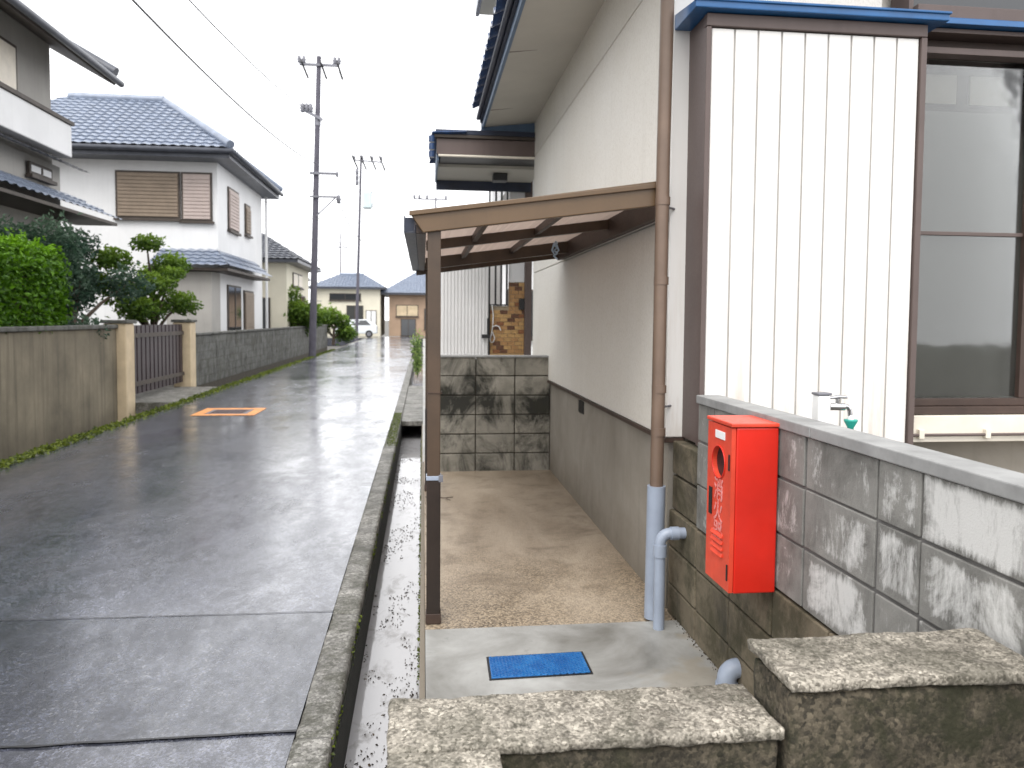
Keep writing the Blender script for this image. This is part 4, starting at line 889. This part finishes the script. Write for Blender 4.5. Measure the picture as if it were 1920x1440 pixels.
arm = MB().bar((bx2-.45, 52.9, 12.1), (bx2+1.4, 52.9, 12.0), .09, .09).build('crossarm', m_steel, p2)
for dx in (-.45, .1, .75, 1.35): insulator(arm, (bx2+dx, 52.9, 12.1), 1.3); MB().tube([(bx2+dx-.1, 52.5, 12.3), (bx2+dx+.18, 54.0, 11.7)], .06, 6).build('strain_insulator', m_wire, arm)
B(bx2+.12, bx2+.72, 52.7, 53.3, 8.9, 10.0).build('transformer', m_transf, p2, .08)
MB().tube([(bx2+.06, 52.8, 10.1), (bx2+.6, 52.8, 10.1), (bx2+.9, 52.8, 9.8), (bx2+.75, 52.8, 9.0), (bx2+1.4, 52.8, 9.05)], .03, 6).build('lead', m_wire, p2)
for dz in (0, .35, .7): insulator(p2, (bx2-.25, 52.8, 10.4+dz), 1.8)
p3 = pole('slim distant utility pole between the two larger ones', -9.4, 90, 11.3, 0, .11); MB().bar((-9.9, 89.9, 9.6), (-8.6, 89.9, 9.6), .12, .12).build('crossarm', m_steel, p3)
p4 = pole('distant utility pole top showing above the canopy corner', 1.0, 62, 11.2, 0, .10); arm = MB().bar((-.75, 61.9, 11.0), (1.9, 61.9, 11.0), .1, .1).build('crossarm', m_steel, p4)
for dx in (-.7, -.3, .3, 1.8): insulator(arm, (dx, 61.9, 11.0), 1.5)
def wire(label, pts3, r=.012, n=40):
    """a sagging cable through three points (parabola along its run)"""
    a, m, b = map(Vector, pts3); t_m = (m-a).length/((m-a).length+(b-m).length); P = []
    for i in range(n+1):
        t = i/n
        P.append(a*((t-t_m)*(t-1)/((0-t_m)*(0-1)))+m*(t*(t-1)/(t_m*(t_m-1)))+b*(t*(t-t_m)/(1-t_m)))
    MB().tube(P, r, 6).build('overhead_wire', m_wire, label=label, category='wire', group='overhead wires')
wire('lower overhead wire sloping down to the nearer utility pole', ((ax-.1, 30.8, 7.5), (-4.2, 12, 6.14), (-4.7, -6, 7.2)), .018)
wire('upper overhead wire sloping down to the nearer utility pole', ((ax-.5, 30.8, 9.6), (-4.55, 16, 7.73), (-5.2, -4, 7.6)), .016)
wire('wire from the upper bracket arm between the two utility poles', ((ax+.7, 30.85, 7.1), (ax+.5, 42, 7.3), (bx2+.1, 52.9, 9.0)), .012)
wire('cable from the lower bracket arm toward the road end', ((ax+.78, 30.85, 6.1), (ax+1.5, 46, 5.4), (1.0, 62, 6.6)), .02)
wire('third overhead wire from the top crossarm of the nearer utility pole', ((ax-.7, 30.9, 11.5), (-5.6, 14, 10.9), (-6.4, -6, 11.2)), .009)
wire('thin house drop wire from the nearer pole to the silver-roofed house', ((ax-.1, 30.9, 6.6), (-5.0, 31.0, 6.05), (-6.3, 31.2, 6.1)), .010)
wire('thin wire between the lower parts of the two utility poles', ((ax+.1, 31.1, 5.2), (ax+.1, 42, 5.2), (bx2+.1, 52.9, 6.2)), .012)
wire('high wire between the crossarms of the two utility poles', ((ax+.75, 31, 11.2), (ax+.6, 42, 11.0), (bx2+.75, 52.9, 12.0)), .008)
wire('wire from the transformer pole to the distant pole', ((bx2+1.35, 53, 12.0), (-1.9, 57.5, 11.2), (.3, 62, 11.0)), .012)
wire('wire leaving the transformer box to the right', ((bx2+.7, 53, 9.1), (-1.6, 57.5, 8.8), (1.0, 62, 9.2)), .012)

# ================================================================== WEEDS AND LITTER
random.seed(5)
fp = thing('flowering_weed', 'small leafy weed with pale flowers beside the canopy post far end', 'weed', (-.10, 20.0, 0))
pts = []
stm = MB()
for i in range(14):
    d = Vector((random.gauss(0, .10), random.gauss(0, .2), random.uniform(.35, 1.2))); stm.tube([(-.13, 20.0, 0), Vector((-.13, 20.0, 0))+d*.6+Vector((0, 0, .05)), Vector((-.13, 20.0, 0))+d], .006, 5)
    for j in range(60): pts.append((Vector((-.13, 20.0, 0))+d*random.uniform(.3, 1.05)+Vector((random.gauss(0, .05), random.gauss(0, .05), random.gauss(0, .05))), Vector((0, 0, 1)), random.random()))
stm.build('stems', m_weed, fp); leaves('leaves', pts, m_weed, fp, .07, .5)
pts = []
for i in range(5200):
    r_ = random.random()
    if r_ < .45: yy = 1.7+9*random.random(); p = Vector((-.004-.02*random.random(), yy, -.26+.22*random.random()**1.5)); dens = noise.noise(Vector((0, yy*1.6, 2)))
    elif r_ < .75: yy = 9.2+3.2*random.random(); p = Vector((random.uniform(-.45, -.33), yy, .025+.02*random.random())); dens = noise.noise(Vector((p.x*6, yy*1.6, 4)))+.25
    else: yy = 1.5+9*random.random(); p = Vector((-.322+random.uniform(-.012, .006), yy, .012-.06*random.random())); dens = noise.noise(Vector((3, yy*2, 4)))
    if dens < -.02: continue
    pts.append((p, Vector((0, 0, 1)), random.random()*.9))
leaves('moss', pts, m_mossleaf, None, .018, .6, kind='stuff', label='green moss clinging to the channel edges and kerb', category='moss')
pts = []
for i in range(3000):
    yy = .9+9.5*random.random()**1.3; e = random.random(); x = -.31+.30*(e**1.5 if random.random() < .7 else e)
    if noise.noise(Vector((x*5, yy*2.0, .5)))+noise.noise(Vector((x*16, yy*7, 3.5)))*.6 < .02: continue
    pts.append((Vector((x, yy, -.277)), Vector((0, 0, .2)), random.random()**2))
leaves('leaf_litter', pts, m_litter, None, .016, .6, kind='stuff', label='dark leaf bits and grit lying in the wet channel', category='litter')
pts = []
for i in range(600):
    t = random.random(); e = random.random()
    if e < .5: p = Vector((1.300-abs(random.gauss(0, .012)), 1.7+2.1*t, .012))
    else: p = Vector((.02+abs(random.gauss(0, .03)), 3.75+4*t, .002))
    pts.append((p, Vector((0, 0, .2)), random.random()))
leaves('yard_grit', pts, m_litter, None, .009, .7, kind='stuff', label='dark grit along the edges of the yard', category='grit')
